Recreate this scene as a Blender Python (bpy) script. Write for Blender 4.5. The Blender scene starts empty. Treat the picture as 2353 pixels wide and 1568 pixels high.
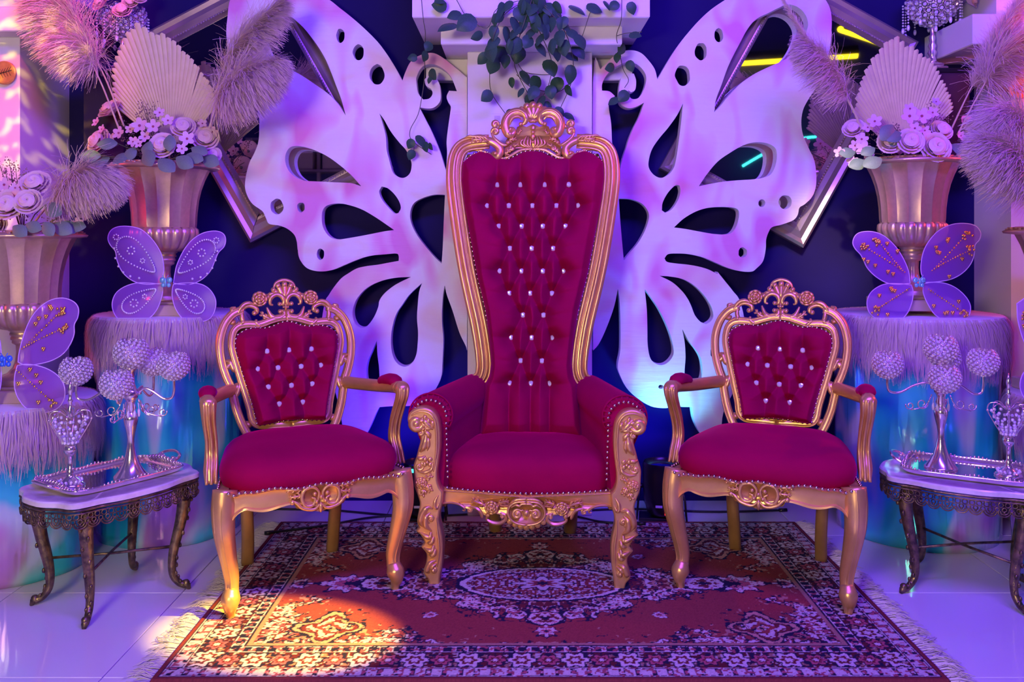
import bpy, math, random
import numpy as np
from mathutils import Vector, Matrix

random.seed(7); np.random.seed(7)
SC = bpy.context.scene
COL = SC.collection
PI = math.pi

# ------------------------------------------------------------------ camera
cam_d = bpy.data.cameras.new('camera')
cam = bpy.data.objects.new('camera', cam_d); COL.objects.link(cam)
cam.location = (0, 0, 1.2); cam.rotation_euler = (PI/2, 0, 0)
cam_d.sensor_width = 36; cam_d.lens = 2020/2353*36
cam_d.shift_x = -8.5/2353; cam_d.shift_y = -239/2353
SC.camera = cam

# ------------------------------------------------------------------ world, exposure
SC.view_settings.view_transform = 'Standard'
SC.view_settings.look = 'None'
SC.view_settings.exposure = 0.0
SC.view_settings.gamma = 1.0
SC.view_settings.use_curve_mapping = False
w = bpy.data.worlds.new('world'); SC.world = w; w.use_nodes = True
bg = w.node_tree.nodes['Background']
bg.inputs[0].default_value = (0.20, 0.10, 0.80, 1); bg.inputs[1].default_value = 0.17

# ------------------------------------------------------------------ lights of the room
def aim(o, tgt):
    o.rotation_euler = (Vector(tgt) - o.location).to_track_quat('-Z', 'Y').to_euler()
def area(name, loc, tgt, col, power, sx, sy, spread=180):
    d = bpy.data.lights.new(name, 'AREA'); d.shape = 'RECTANGLE'; d.size = sx; d.size_y = sy
    d.color = col; d.energy = power; d.spread = math.radians(spread)
    o = bpy.data.objects.new(name, d); COL.objects.link(o); o.location = loc; aim(o, tgt); return o
def spot(name, loc, tgt, col, power, ang, blend=.3, rad=.03):
    d = bpy.data.lights.new(name, 'SPOT'); d.color = col; d.energy = power
    d.spot_size = math.radians(ang); d.spot_blend = blend; d.shadow_soft_size = rad
    o = bpy.data.objects.new(name, d); COL.objects.link(o); o.location = loc; aim(o, tgt); return o
# violet stage bar on the ceiling, and the warm room light behind the photographer
area('violet_stage_bar', (0.7, 1.0, 3.15), (0, 3.2, .9), (0.17, 0.040, 1.0), 190, 2.4, .3)
area('warm_room_light', (-1.2, -.9, 1.6), (0, 3.3, .9), (1.0, .76, .50), 76, .8, .6)
# red wash lamps at both sides
spot('red_wash_left', (-1.6, 2.2, 3.0), (-2.25, 3.7, 2.05), (1.0, .10, .14), 130, 48, .6, .06)
spot('red_side_left', (-3.4, 2.9, 1.6), (-1.5, 3.6, 1.25), (1.0, .06, .12), 50, 45, .6, .05)
spot('red_side_right', (3.4, 3.0, 2.3), (1.7, 3.6, 1.3), (1.0, .06, .12), 80, 55, .6, .05)
spot('red_wash_right', (2.6, 2.5, 1.6), (2.3, 3.7, 2.3), (1.0, .12, .22), 45, 60, .6, .05)
# yellow moving head: one beam on the rug, a patterned one on the white column
spot('yellow_beam', (1.55, 2.05, 2.1), (-.70, 2.64, 0), (1.0, .64, .0), 2700, 10.5, .6, .015)
g = spot('yellow_gobo', (-.9, .6, 2.7), (-2.16, 3.7, 1.66), (1.0, .72, .02), 600, 17, .35, .01)
g.data.use_nodes = True
nt = g.data.node_tree; em = nt.nodes['Emission']
tc = nt.nodes.new('ShaderNodeTexCoord'); ns = nt.nodes.new('ShaderNodeTexNoise'); cr = nt.nodes.new('ShaderNodeValToRGB')
ns.inputs['Scale'].default_value = 62; ns.inputs['Detail'].default_value = 2
cr.color_ramp.elements[0].position = .56; cr.color_ramp.elements[1].position = .60
nt.links.new(tc.outputs['Normal'], ns.inputs['Vector']); nt.links.new(ns.outputs['Fac'], cr.inputs[0])
nt.links.new(cr.outputs[0], em.inputs['Strength'])
spot('yellow_haze', (.5, .8, 3.1), (1.44, 4.0, 1.08), (1.0, .80, .25), 800, 8, 1.0, .05)
# floor par lamps behind the chairs
spot('cyan_par', (.62, 3.72, .30), (.72, 3.93, .72), (.10, .75, 1.0), 9, 95, .8, .03)
spot('blue_par', (-.50, 3.72, .30), (-.55, 4.0, .55), (.03, .01, 1.0), 9, 140, .8, .03)
spot('blue_par_right', (.60, 3.72, .32), (.50, 4.0, .55), (.03, .01, 1.0), 8, 140, .8, .03)

# ------------------------------------------------------------------ mesh helpers
def crom(pts, n=8, closed=False):
    """Catmull-Rom through the points"""
    P = np.array(pts, float); N = len(P); out = []
    rng = range(N) if closed else range(N-1)
    for i in rng:
        if closed: p0, p1, p2, p3 = P[i-1], P[i], P[(i+1) % N], P[(i+2) % N]
        else:
            p1, p2 = P[i], P[i+1]
            p0 = P[i-1] if i > 0 else 2*p1-p2
            p3 = P[i+2] if i+2 < N else 2*p2-p1
        for k in range(n):
            t = k/n
            out.append(.5*((2*p1)+(p2-p0)*t+(2*p0-5*p1+4*p2-p3)*t*t+(3*p1-p0-3*p2+p3)*t**3))
    if not closed: out.append(P[-1])
    return np.array(out)

class MB:
    def __init__(s): s.v = []; s.f = []
    def add(s, vs, fs):
        b = len(s.v); s.v.extend([tuple(map(float, p)) for p in vs]); s.f.extend([tuple(i+b for i in f) for f in fs]); return s
    def box(s, c, d, rz=0):
        cx, cy, cz = c; dx, dy, dz = d[0]/2, d[1]/2, d[2]/2; co, si = math.cos(rz), math.sin(rz)
        vs = []
        for z in (-dz, dz):
            for x, y in ((-dx, -dy), (dx, -dy), (dx, dy), (-dx, dy)):
                vs.append((cx+x*co-y*si, cy+x*si+y*co, cz+z))
        return s.add(vs, [(3, 2, 1, 0), (4, 5, 6, 7), (0, 1, 5, 4), (1, 2, 6, 5), (2, 3, 7, 6), (3, 0, 4, 7)])
    def bbox(s, c, d, b=.004, rz=0):
        """chamfered box: three nested shells of a bevelled block"""
        cx, cy, cz = c; X, Y, Z = d[0]/2, d[1]/2, d[2]/2; co, si = math.cos(rz), math.sin(rz)
        rings = [(X-b, Y-b, -Z), (X, Y, -Z+b), (X, Y, Z-b), (X-b, Y-b, Z)]
        vs = []
        for (x, y, z) in rings:
            for sx, sy in ((-1, -1), (1, -1), (1, 1), (-1, 1)):
                px, py = sx*x, sy*y
                vs.append((cx+px*co-py*si, cy+px*si+py*co, cz+z))
        fs = [(3, 2, 1, 0), (12, 13, 14, 15)]
        for r in range(3):
            for k in range(4):
                fs.append((r*4+k, r*4+(k+1) % 4, r*4+4+(k+1) % 4, r*4+4+k))
        return s.add(vs, fs)
    def lathe(s, prof, n=24, c=(0, 0, 0), mod=None, caps=True):
        vs = []; fs = []
        for i, (r, z) in enumerate(prof):
            for k in range(n):
                a = 2*PI*k/n; rr = r*(mod(i, a) if mod else 1)
                vs.append((c[0]+rr*math.cos(a), c[1]+rr*math.sin(a), c[2]+z))
        m = len(prof)
        for i in range(m-1):
            for k in range(n):
                fs.append((i*n+k, i*n+(k+1) % n, (i+1)*n+(k+1) % n, (i+1)*n+k))
        if caps:
            fs.append(tuple(range(n-1, -1, -1))); fs.append(tuple((m-1)*n+k for k in range(n)))
        return s.add(vs, fs)
    def ball(s, c, r, n=8, m=5):
        rx, ry, rz = (r, r, r) if not hasattr(r, '__len__') else r
        vs = [(c[0], c[1], c[2]-rz)]; fs = []
        for i in range(1, m):
            p = -PI/2+PI*i/m
            for k in range(n):
                a = 2*PI*k/n
                vs.append((c[0]+rx*math.cos(p)*math.cos(a), c[1]+ry*math.cos(p)*math.sin(a), c[2]+rz*math.sin(p)))
        vs.append((c[0], c[1], c[2]+rz)); T = len(vs)-1
        for k in range(n):
            fs.append((0, 1+(k+1) % n, 1+k)); fs.append((T, 1+(m-2)*n+k, 1+(m-2)*n+(k+1) % n))
        for i in range(m-2):
            for k in range(n):
                a = 1+i*n; b = a+n
                fs.append((a+k, a+(k+1) % n, b+(k+1) % n, b+k))
        return s.add(vs, fs)
    def tube(s, path, rad, n=8, prof=None, nrm=None, closed=False, caps=True):
        """sweep a round (or given) profile; nrm = fixed 'out' direction, profile = [(side, out)]"""
        P = np.array(path, float); N = len(P)
        if np.isscalar(rad): rad = [rad]*N
        R = [(r, r) if np.isscalar(r) else tuple(r) for r in rad]
        if prof is None: prof = [(math.cos(2*PI*k/n), math.sin(2*PI*k/n)) for k in range(n)]
        m = len(prof); vs = []; prev = None
        for i in range(N):
            if closed: t = P[(i+1) % N]-P[i-1]
            else: t = P[min(i+1, N-1)]-P[max(i-1, 0)]
            L = np.linalg.norm(t); t = t/L if L > 1e-9 else np.array([0, 0, 1.])
            if nrm is not None:
                o = np.array(nrm(i) if callable(nrm) else nrm, float); o = o-t*o.dot(t)
                if np.linalg.norm(o) < 1e-6: o = prev if prev is not None else np.array([1., 0, 0])
            else:
                if prev is None:
                    o = np.array([0, 0, 1.]) if abs(t[2]) < .9 else np.array([1., 0, 0])
                else: o = prev
                o = o-t*o.dot(t)
            o = o/max(np.linalg.norm(o), 1e-9); prev = o; sd = np.cross(o, t)
            for a, b in prof: vs.append(P[i]+sd*a*R[i][0]+o*b*R[i][1])
        fs = []
        for i in range(N if closed else N-1):
            j = (i+1) % N
            for k in range(m): fs.append((i*m+k, i*m+(k+1) % m, j*m+(k+1) % m, j*m+k))
        if not closed and caps:
            fs.append(tuple(range(m-1, -1, -1))); fs.append(tuple((N-1)*m+k for k in range(m)))
        return s.add(vs, fs)
    def grid(s, fn, nu, nv, cu=False):
        vs = [fn(i/nu, j/nv) for j in range(nv+1) for i in range(nu+1)]
        fs = [(j*(nu+1)+i, j*(nu+1)+i+1, (j+1)*(nu+1)+i+1, (j+1)*(nu+1)+i) for j in range(nv) for i in range(nu)]
        return s.add(vs, fs)
    def mesh(s, name, smooth=True):
        me = bpy.data.meshes.new(name); me.from_pydata(s.v, [], s.f)
        if smooth: me.polygons.foreach_set('use_smooth', [True]*len(me.polygons))
        me.update(); return me
    def xf(s, M):
        s.v = [tuple(M @ Vector(p)) for p in s.v]; return s
    def mirror_x(s):
        n = len(s.v); s.v += [(-x, y, z) for x, y, z in s.v]; s.f += [tuple(i+n for i in reversed(f)) for f in s.f]; return s

def obj(name, mb, mat, parent=None, smooth=True, loc=None, kind=None, label=None, auto=None):
    me = mb.mesh(name, smooth) if isinstance(mb, MB) else mb
    if mat is not None and not me.materials: me.materials.append(mat)
    if auto is not None: me.set_sharp_from_angle(angle=math.radians(auto))
    o = bpy.data.objects.new(name, me); COL.objects.link(o)
    if parent is not None: o.parent = parent
    if loc is not None: o.location = loc
    if kind: o['kind'] = kind
    if label: o['label'] = label
    return o
def tag(o, label, cat, group=None):
    o['label'] = label; o['category'] = cat
    if group: o['group'] = group
    return o
def thing(name, label, cat, loc=(0, 0, 0), rotz=0, group=None):
    o = bpy.data.objects.new(name, None); COL.objects.link(o); o.empty_display_size = .05
    o.location = loc; o.rotation_euler = (0, 0, rotz); return tag(o, label, cat, group)
def struct(name, mb, mat, parent=None, smooth=False):
    o = obj(name, mb, mat, parent, smooth); o['kind'] = 'structure'; return o
def link_copy(o, parent=None):
    c = o.copy(); COL.objects.link(c); c.parent = parent; return c
def dup(root, loc, rotz=None, label=None, group=None):
    r = root.copy(); COL.objects.link(r); r.location = loc
    if rotz is not None: r.rotation_euler = (0, 0, rotz)
    if label: r['label'] = label
    if group: r['group'] = group
    for ch in list(root.children):
        c = link_copy(ch, r)
        for gch in list(ch.children): link_copy(gch, c)
    return r
F = 2020.0
def at(px, py, d):
    """point at distance d seen at pixel (px, py) of the 2353 x 1568 frame"""
    return Vector(((px-1185)/F*d, d, 1.2-(py-545)/F*d))

# ------------------------------------------------------------------ materials
def mat(name, col, rough=.5, metal=0., noise=None, bump=None, **kw):
    """noise = (scale, other colour, contrast); bump = (scale, strength)"""
    m = bpy.data.materials.new(name); m.use_nodes = True
    nt = m.node_tree; b = nt.nodes['Principled BSDF']
    b.inputs['Base Color'].default_value = (*col, 1); b.inputs['Roughness'].default_value = rough
    b.inputs['Metallic'].default_value = metal
    for k, v in kw.items():
        b.inputs[k.replace('_', ' ')].default_value = v if not isinstance(v, tuple) else (*v, 1)
    if noise or bump:
        tc = nt.nodes.new('ShaderNodeTexCoord')
    if noise:
        n = nt.nodes.new('ShaderNodeTexNoise'); n.inputs['Scale'].default_value = noise[0]; n.inputs['Detail'].default_value = 4
        r = nt.nodes.new('ShaderNodeValToRGB'); c = noise[2] if len(noise) > 2 else .2
        r.color_ramp.elements[0].position = .5-c; r.color_ramp.elements[1].position = .5+c
        r.color_ramp.elements[0].color = (*col, 1); r.color_ramp.elements[1].color = (*noise[1], 1)
        nt.links.new(tc.outputs['Object'], n.inputs['Vector']); nt.links.new(n.outputs['Fac'], r.inputs[0])
        nt.links.new(r.outputs[0], b.inputs['Base Color'])
    if bump:
        n2 = nt.nodes.new('ShaderNodeTexNoise'); n2.inputs['Scale'].default_value = bump[0]; n2.inputs['Detail'].default_value = 3
        bp = nt.nodes.new('ShaderNodeBump'); bp.inputs['Strength'].default_value = bump[1]; bp.inputs['Distance'].default_value = .01
        nt.links.new(tc.outputs['Object'], n2.inputs['Vector']); nt.links.new(n2.outputs['Fac'], bp.inputs['Height'])
        nt.links.new(bp.outputs[0], b.inputs['Normal'])
    return m
M = {}
M['wall'] = mat('navy_wall_paint', (.010, .006, .085), .7, noise=(3, (.013, .008, .10)), Specular_IOR_Level=.15)
M['room'] = mat('dark_room_paint', (.05, .05, .20), .7)
M['tile'] = mat('white_floor_tile', (.74, .72, .76), .05, noise=(2, (.74, .72, .75)))
M['grout'] = mat('grey_grout', (.05, .045, .05), .8)
M['white'] = mat('white_plaster', (.80, .77, .80), .45, noise=(5, (.76, .73, .77)))
M['gold'] = mat('antique_gold_paint', (.84, .51, .19), .34, .62, noise=(18, (.74, .43, .15)), bump=(60, .05))
M['goldshade'] = mat('shaded_gold_wood', (.46, .26, .10), .45, .4, noise=(18, (.38, .21, .08)))  # darker copy of the gold: shade on rear parts put into the colour
M['velvet'] = mat('crimson_velvet', (.29, .0, .050), .8, noise=(7, (.36, .0, .058), .25), bump=(220, .04),
                  Sheen_Weight=.45, Sheen_Roughness=.30, Sheen_Tint=(.95, .0, .5), Specular_IOR_Level=.08)
M['nail'] = mat('nickel_nailhead', (.75, .68, .55), .2, 1.)
M['crystal'] = mat('cut_crystal', (.92, .92, .98), .05, .35, Coat_Weight=1.0)
M['silver'] = mat('polished_silver', (.92, .84, .80), .16, .88)
M['urn'] = mat('champagne_metallic_paint', (.72, .50, .36), .34, .65, noise=(60, (.64, .44, .31)), bump=(250, .06))
M['frame'] = mat('pewter_mirror_frame', (.52, .42, .42), .35, .7, noise=(12, (.45, .36, .37)))
M['mirror'] = mat('mirror_glass', (.85, .85, .9), .02, 1.)
M['brass'] = mat('aged_brass', (.30, .22, .11), .38, .80, noise=(40, (.09, .07, .05), .15), bump=(70, .3))
M['marble'] = mat('pale_marble', (.80, .74, .78), .15, noise=(14, (.60, .52, .58), .12))
M['black'] = mat('black_plastic', (.012, .012, .016), .3)
M['blackcloth'] = mat('black_cloth', (.030, .012, .034), .8)
M['rubber'] = mat('black_rubber_cable', (.015, .015, .02), .5)
M['petal'] = mat('pale_pink_silk_petal', (.82, .60, .62), .65, noise=(25, (.74, .50, .55)), Subsurface_Weight=.1)
M['petalheart'] = mat('rose_pink_silk_heart', (.66, .36, .42), .65)
M['blossom'] = mat('lilac_blossom_petal', (.80, .52, .68), .6, noise=(40, (.70, .40, .58)))
M['blossomeye'] = mat('dark_rose_blossom_eye', (.40, .07, .16), .6)
M['euca'] = mat('grey_green_leaf', (.13, .19, .16), .55, noise=(30, (.18, .25, .20)))
M['heather'] = mat('dusty_heather', (.28, .17, .18), .8)
M['pampas'] = mat('beige_pampas', (.80, .64, .58), .8, noise=(30, (.70, .54, .50)))
M['stem'] = mat('straw_stem', (.70, .55, .40), .6)
M['palm'] = mat('bleached_palm_leaf', (.78, .68, .42), .6, noise=(20, (.70, .60, .36)))
M['ivy'] = mat('waxy_ivy_leaf', (.028, .085, .052), .42, noise=(20, (.045, .12, .07)), Specular_IOR_Level=.25)
M['ivystem'] = mat('ivy_stem', (.10, .12, .06), .6)
M['fur'] = mat('blush_faux_fur', (.66, .50, .52), .75, noise=(9, (.58, .42, .46)))
M['plinth'] = mat('beige_plinth', (.50, .36, .32), .6)
M['goldbead'] = mat('gold_glitter', (.95, .60, .15), .25, .9)
M['brassleaf'] = mat('gilt_leaf', (.75, .42, .12), .5, .4, noise=(40, (.55, .28, .08)))
M['wire'] = mat('violet_wire', (.70, .45, .95), .4)
M['aqua'] = mat('aqua_rhinestone', (.25, .65, .75), .1, .4)
M['bluegem'] = mat('blue_rhinestone', (.05, .2, .85), .15, .2)

def emis(name, col, st):
    m = bpy.data.materials.new(name); m.use_nodes = True; nt = m.node_tree
    b = nt.nodes['Principled BSDF']; b.inputs['Base Color'].default_value = (*col, 1)
    b.inputs['Emission Color'].default_value = (*col, 1); b.inputs['Emission Strength'].default_value = st
    return m
M['yellowled'] = emis('yellow_led', (1., .72, .02), 2.2)
M['cyanled'] = emis('cyan_led', (.05, .9, .85), 3)
M['redled'] = emis('red_led', (1, .02, .02), 2)

# painted foam of the big butterfly: white with soft airbrushed pink strokes
def airbrush():
    m = mat('airbrushed_foam', (.8, .8, .8), .6); nt = m.node_tree; b = nt.nodes['Principled BSDF']; L = nt.links.new
    tc = nt.nodes.new('ShaderNodeTexCoord')
    def nz(sc, d, dist, stretch):
        mp = nt.nodes.new('ShaderNodeMapping'); mp.inputs['Scale'].default_value = stretch
        n = nt.nodes.new('ShaderNodeTexNoise'); n.inputs['Scale'].default_value = sc; n.inputs['Detail'].default_value = d; n.inputs['Distortion'].default_value = dist
        L(tc.outputs['Object'], mp.inputs[0]); L(mp.outputs[0], n.inputs['Vector']); return n
    n1 = nz(4.2, 1, .6, (1.5, 1, .75)); r1 = nt.nodes.new('ShaderNodeValToRGB')
    e = r1.color_ramp.elements; e[0].position = .47; e[0].color = (.82, .79, .79, 1); e[1].position = .66; e[1].color = (.76, .27, .58, 1)
    L(n1.outputs['Fac'], r1.inputs[0])
    n2 = nz(3.4, 1, .8, (1, 1, 1.6)); r2 = nt.nodes.new('ShaderNodeValToRGB')
    e = r2.color_ramp.elements; e[0].position = .50; e[0].color = (1, 1, 1, 1); e[1].position = .7; e[1].color = (.98, .88, .70, 1)
    L(n2.outputs['Fac'], r2.inputs[0])
    mx = nt.nodes.new('ShaderNodeMix'); mx.data_type = 'RGBA'; mx.blend_type = 'MULTIPLY'; mx.inputs[0].default_value = 1
    L(r1.outputs[0], mx.inputs[6]); L(r2.outputs[0], mx.inputs[7]); L(mx.outputs[2], b.inputs['Base Color'])
    n3 = nz(60, 4, 0, (.12, 1, 1)); bp = nt.nodes.new('ShaderNodeBump'); bp.inputs['Strength'].default_value = .35; bp.inputs['Distance'].default_value = .006
    L(n3.outputs['Fac'], bp.inputs['Height']); L(bp.outputs[0], b.inputs['Normal'])
    return m
M['foam'] = airbrush()
M['foamedge'] = mat('raw_white_foam', (.82, .80, .82), .7, bump=(90, .6))

# iridescent foil wrapped on the pedestals
def foil():
    m = mat('iridescent_foil', (.5, .5, .6), .14, .35, Coat_Weight=.6); nt = m.node_tree; b = nt.nodes['Principled BSDF']; L = nt.links.new
    tc = nt.nodes.new('ShaderNodeTexCoord'); mp = nt.nodes.new('ShaderNodeMapping'); mp.inputs['Scale'].default_value = (1.5, 1.5, .6)
    n = nt.nodes.new('ShaderNodeTexNoise'); n.inputs['Scale'].default_value = 1.9; n.inputs['Detail'].default_value = 2.2; n.inputs['Distortion'].default_value = .45
    r = nt.nodes.new('ShaderNodeValToRGB'); r.color_ramp.interpolation = 'EASE'
    cols = [(.30, (.50, .22, .80)), (.38, (.66, .58, .85)), (.43, (.10, .42, .85)), (.48, (.02, .60, .72)), (.54, (.05, .72, .78)), (.60, (.60, .76, .82)), (.66, (.64, .30, .66)), (.74, (.32, .15, .75))]
    e = r.color_ramp.elements
    while len(e) < len(cols): e.new(.5)
    for el, (p, c) in zip(e, cols): el.position = p; el.color = (*c, 1)
    L(tc.outputs['Object'], mp.inputs[0]); L(mp.outputs[0], n.inputs['Vector']); L(n.outputs['Fac'], r.inputs[0]); L(r.outputs[0], b.inputs['Base Color'])
    n2 = nt.nodes.new('ShaderNodeTexNoise'); n2.inputs['Scale'].default_value = 5; mp2 = nt.nodes.new('ShaderNodeMapping'); mp2.inputs['Scale'].default_value = (3, 3, .5)
    bp = nt.nodes.new('ShaderNodeBump'); bp.inputs['Strength'].default_value = .5; bp.inputs['Distance'].default_value = .02
    L(tc.outputs['Object'], mp2.inputs[0]); L(mp2.outputs[0], n2.inputs['Vector']); L(n2.outputs['Fac'], bp.inputs['Height']); L(bp.outputs[0], b.inputs['Normal'])
    return m
M['foil'] = foil()

# sheer violet gauze of the costume wings
def gauze(name, col, alpha):
    m = mat(name, col, .35); b = m.node_tree.nodes['Principled BSDF']; b.inputs['Alpha'].default_value = alpha
    b.inputs['Sheen Weight'].default_value = .6; b.inputs['Transmission Weight'].default_value = 0
    return m
M['gauze'] = gauze('sheer_violet_gauze', (.34, .09, .66), .62)
# ================================================================== THE SETTING
WALL_Y = 4.0
fl = struct('floor', MB().box((0, 1.0, -.03), (9.0, 8.2, .04)), M['grout'])
T = .57; tile_me = MB().bbox((0, 0, -.005), (T-.003, T-.003, .010), .0012).mesh('tile', False); tile_me.materials.append(M['tile'])
for i in range(-6, 8):
    for j in range(-6, 4):
        y0 = 2.393+T*j
        if y0 > 3.95: continue
        o = bpy.data.objects.new('tile', tile_me); COL.objects.link(o); o.parent = fl
        o.location = (-1.126+T*(i+.5), y0+T*.5, 0)
struct('wall_back', MB().box((0, WALL_Y+.05, 2.0), (9.0, .1, 4.04)), M['wall'])
struct('wall_left', MB().box((-4.55, 1.0, 2.0), (.1, 8.2, 4.04)), M['room'])
struct('wall_right', MB().box((4.55, 1.0, 2.0), (.1, 8.2, 4.04)), M['room'])
struct('wall_front', MB().box((0, -3.1, 2.0), (9.0, .1, 4.04)), M['room'])

# ---- centre column (white, stepped capital)
def column(name, label, x0, x1, yf, tiers, ztop, yback=WALL_Y-.002, group=None):
    t = thing(name, label, 'column', ((x0+x1)/2, (yf+yback)/2, 0), 0, group); cx, cy = (x0+x1)/2, (yf+yback)/2
    def part(nm, a, b, y0, y1, z0, z1, bev=.004):
        obj(nm, MB().bbox(((a+b)/2-cx, (y0+y1)/2-cy, (z0+z1)/2), (b-a, y1-y0, z1-z0), bev), M['white'], t, False)
    part('shaft', x0, x1, yf, yback, 0, tiers[0][4])
    for (a, b, y0, y1, z0, z1) in tiers: part('capital_block', a, b, y0, min(y1, yback), z0, z1)
    return t
cc_ = column('display_column', 'white column with stepped capital behind the throne, hung with ivy', -.207, .328, 3.78,
       [(-.31, .44, 3.64, 4, 1.997, 2.074), (-.412, .534, 3.50, 4, 2.074, 2.48), (-.40, .52, 3.925, 4, 1.90, 1.996)], 2.5)
lc_ = column('display_column', 'white column washed in pink light with a gold leaf disc', -2.60, -2.03, 3.60,
       [(-2.72, -1.93, 3.50, 4, 2.02, 2.12), (-2.66, -1.99, 3.56, 4, 2.12, 2.22), (-2.80, -1.90, 3.44, 4, 2.22, 2.60)], 2.6)
rc_ = column('display_column', 'white column in red light beside the right urns', 2.085, 2.70, 3.70,
       [(1.86, 2.90, 3.58, 4, 1.985, 2.11), (1.99, 2.80, 3.64, 4, 2.11, 2.24), (1.80, 2.95, 3.50, 4, 2.24, 2.60)], 2.6)
# leaf discs on the side columns
def disc(px, py, d, r, lab):
    p = at(px, py, d); t = thing('leaf_disc', lab, 'ornament', (p.x, d-.004, p.z))
    mb = MB(); mb.lathe([(0.001, 0), (r, 0), (r, .004), (r*.9, .008), (.001, .008)], 28); mb.xf(Matrix.Rotation(PI/2, 4, 'X'))
    obj('disc', mb, M['brassleaf'], t, auto=20)
    vb = MB(); vb.tube([(-r*.7, -.010, -r*.2), (r*.7, -.010, r*.2)], .0015, 5)
    for k in range(5):
        x = -r*.45+k*r*.22
        for s in (-1, 1): vb.tube([(x, -.010, x*.28), (x+r*.2, -.010, x*.28+s*r*.38)], .001, 4)
    obj('leaf_vein', vb, M['brass'], t)
disc(12, 168, 3.59, .048, 'round gold leaf disc on the face of the pink-lit column')
disc(2338, 205, 3.69, .045, 'round gold leaf disc on the face of the red-lit right column')
# socket plate on the centre column
sp = thing('socket_plate', 'small white wall socket plate behind the throne crest', 'socket', at(1143, 275, 3.778))
obj('plate', MB().bbox((0, -.004, 0), (.05, .008, .05), .002), M['white'], sp, False); obj('insert', MB().bbox((0, -.010, 0), (.026, .006, .03), .002), M['marble'], sp, False)

# ================================================================== BIG BUTTERFLY
def cv(pts, ox, oy, s): return [(ox+x/s, oy+y/s) for x, y in pts]
def ell(cx, cy, rx, ry, n=12, j=.08):
    return [(cx+rx*(1+random.uniform(-j, j))*math.cos(2*PI*k/n), cy+ry*(1+random.uniform(-j, j))*math.sin(2*PI*k/n)) for k in range(n)]
def smooth_poly(P, n=5, sharp=55):
    """closed outline through the points, corners kept where it turns sharply"""
    P = [np.array(p, float) for p in P]; N = len(P); turn = []
    for i in range(N):
        a = P[i]-P[i-1]; b = P[(i+1) % N]-P[i]
        c = np.dot(a, b)/max(np.linalg.norm(a)*np.linalg.norm(b), 1e-9)
        turn.append(math.degrees(math.acos(max(-1, min(1, c)))) > sharp)
    out = []
    for i in range(N):
        p1, p2 = P[i], P[(i+1) % N]
        p0 = P[i-1] if not turn[i] else 2*p1-p2
        p3 = P[(i+2) % N] if not turn[(i+1) % N] else 2*p2-p1
        for k in range(n):
            t = k/n
            out.append(.5*((2*p1)+(p2-p0)*t+(2*p0-5*p1+4*p2-p3)*t*t+(3*p1-p0-3*p2+p3)*t**3))
    return out
def plate(name, outline, holes, mats, parent, half, y, bevel=.0, n=5, sharp=55):
    """flat board in the x-z plane with holes: outline lists of (x, z)"""
    cu = bpy.data.curves.new(name, 'CURVE'); cu.dimensions = '2D'; cu.fill_mode = 'BOTH'; cu.extrude = half
    if bevel: cu.bevel_depth = bevel; cu.bevel_resolution = 1
    for P in [outline]+holes:
        Q = smooth_poly(P, n, sharp); sp = cu.splines.new('POLY'); sp.points.add(len(Q)-1); sp.use_cyclic_u = True
        for k, q in enumerate(Q): sp.points[k].co = (q[0], q[1], 0, 1)
    tmp = bpy.data.objects.new('tmp', cu); COL.objects.link(tmp)
    dg = bpy.context.evaluated_depsgraph_get(); me = bpy.data.meshes.new_from_object(tmp.evaluated_get(dg)); me.name = name
    bpy.data.objects.remove(tmp); bpy.data.curves.remove(cu)
    me.materials.clear()
    for m_ in mats: me.materials.append(m_)
    if len(mats) > 1:
        for p in me.polygons: p.material_index = 0 if abs(p.normal.z) > .7 else 1
    me.transform(Matrix.Rotation(PI/2, 4, 'X'))
    o = bpy.data.objects.new(name, me); COL.objects.link(o); o.parent = parent; o.location = (0, y, 0)
    return o
c4 = (500, 0, 2.613); c8 = (660, 560, 3.136)
LW = cv([(1110, 485), (1125, 440), (1160, 370), (1220, 330), (1290, 318), (1350, 345), (1420, 400), (1495, 465)], *c4) + [(1073, 181), (1073, 806)]
LW += cv([(1285, 735), (1240, 640), (1190, 480), (1150, 370), (1135, 300), (1120, 400), (1115, 560), (1125, 700), (1118, 860), (1110, 960), (1060, 1060), (960, 1140), (880, 1170), (760, 1172)], *c8)
LW += [(872, 936), (864, 950), (838, 1004), (812, 1012), (789, 1002), (782, 950), (765, 880), (748, 820), (738, 760), (746, 697)]
LW += cv([(300, 370), (340, 310), (390, 250), (440, 215), (500, 180), (560, 165), (640, 155), (720, 140), (803, 125), (803, 90), (785, 72), (700, 78), (620, 85), (550, 100), (470, 130), (400, 160), (340, 185), (270, 200), (200, 197), (140, 175), (100, 130), (80, 80), (75, 0)], *c8)
LW += cv([(480, 1500), (475, 1450), (460, 1410), (420, 1375), (370, 1355), (310, 1345), (290, 1310), (270, 1270), (215, 1230), (185, 1190), (165, 1130), (170, 1060), (190, 980), (220, 920), (245, 850), (250, 760), (245, 700), (200, 640), (140, 560), (105, 480), (90, 420), (65, 300), (52, 200), (60, 100), (75, 0), (130, -80), (250, -130), (400, -135), (500, -100), (600, -45), (680, 5), (730, 45), (800, 100), (880, 170), (960, 250), (1020, 330), (1075, 420)], *c4)
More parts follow.
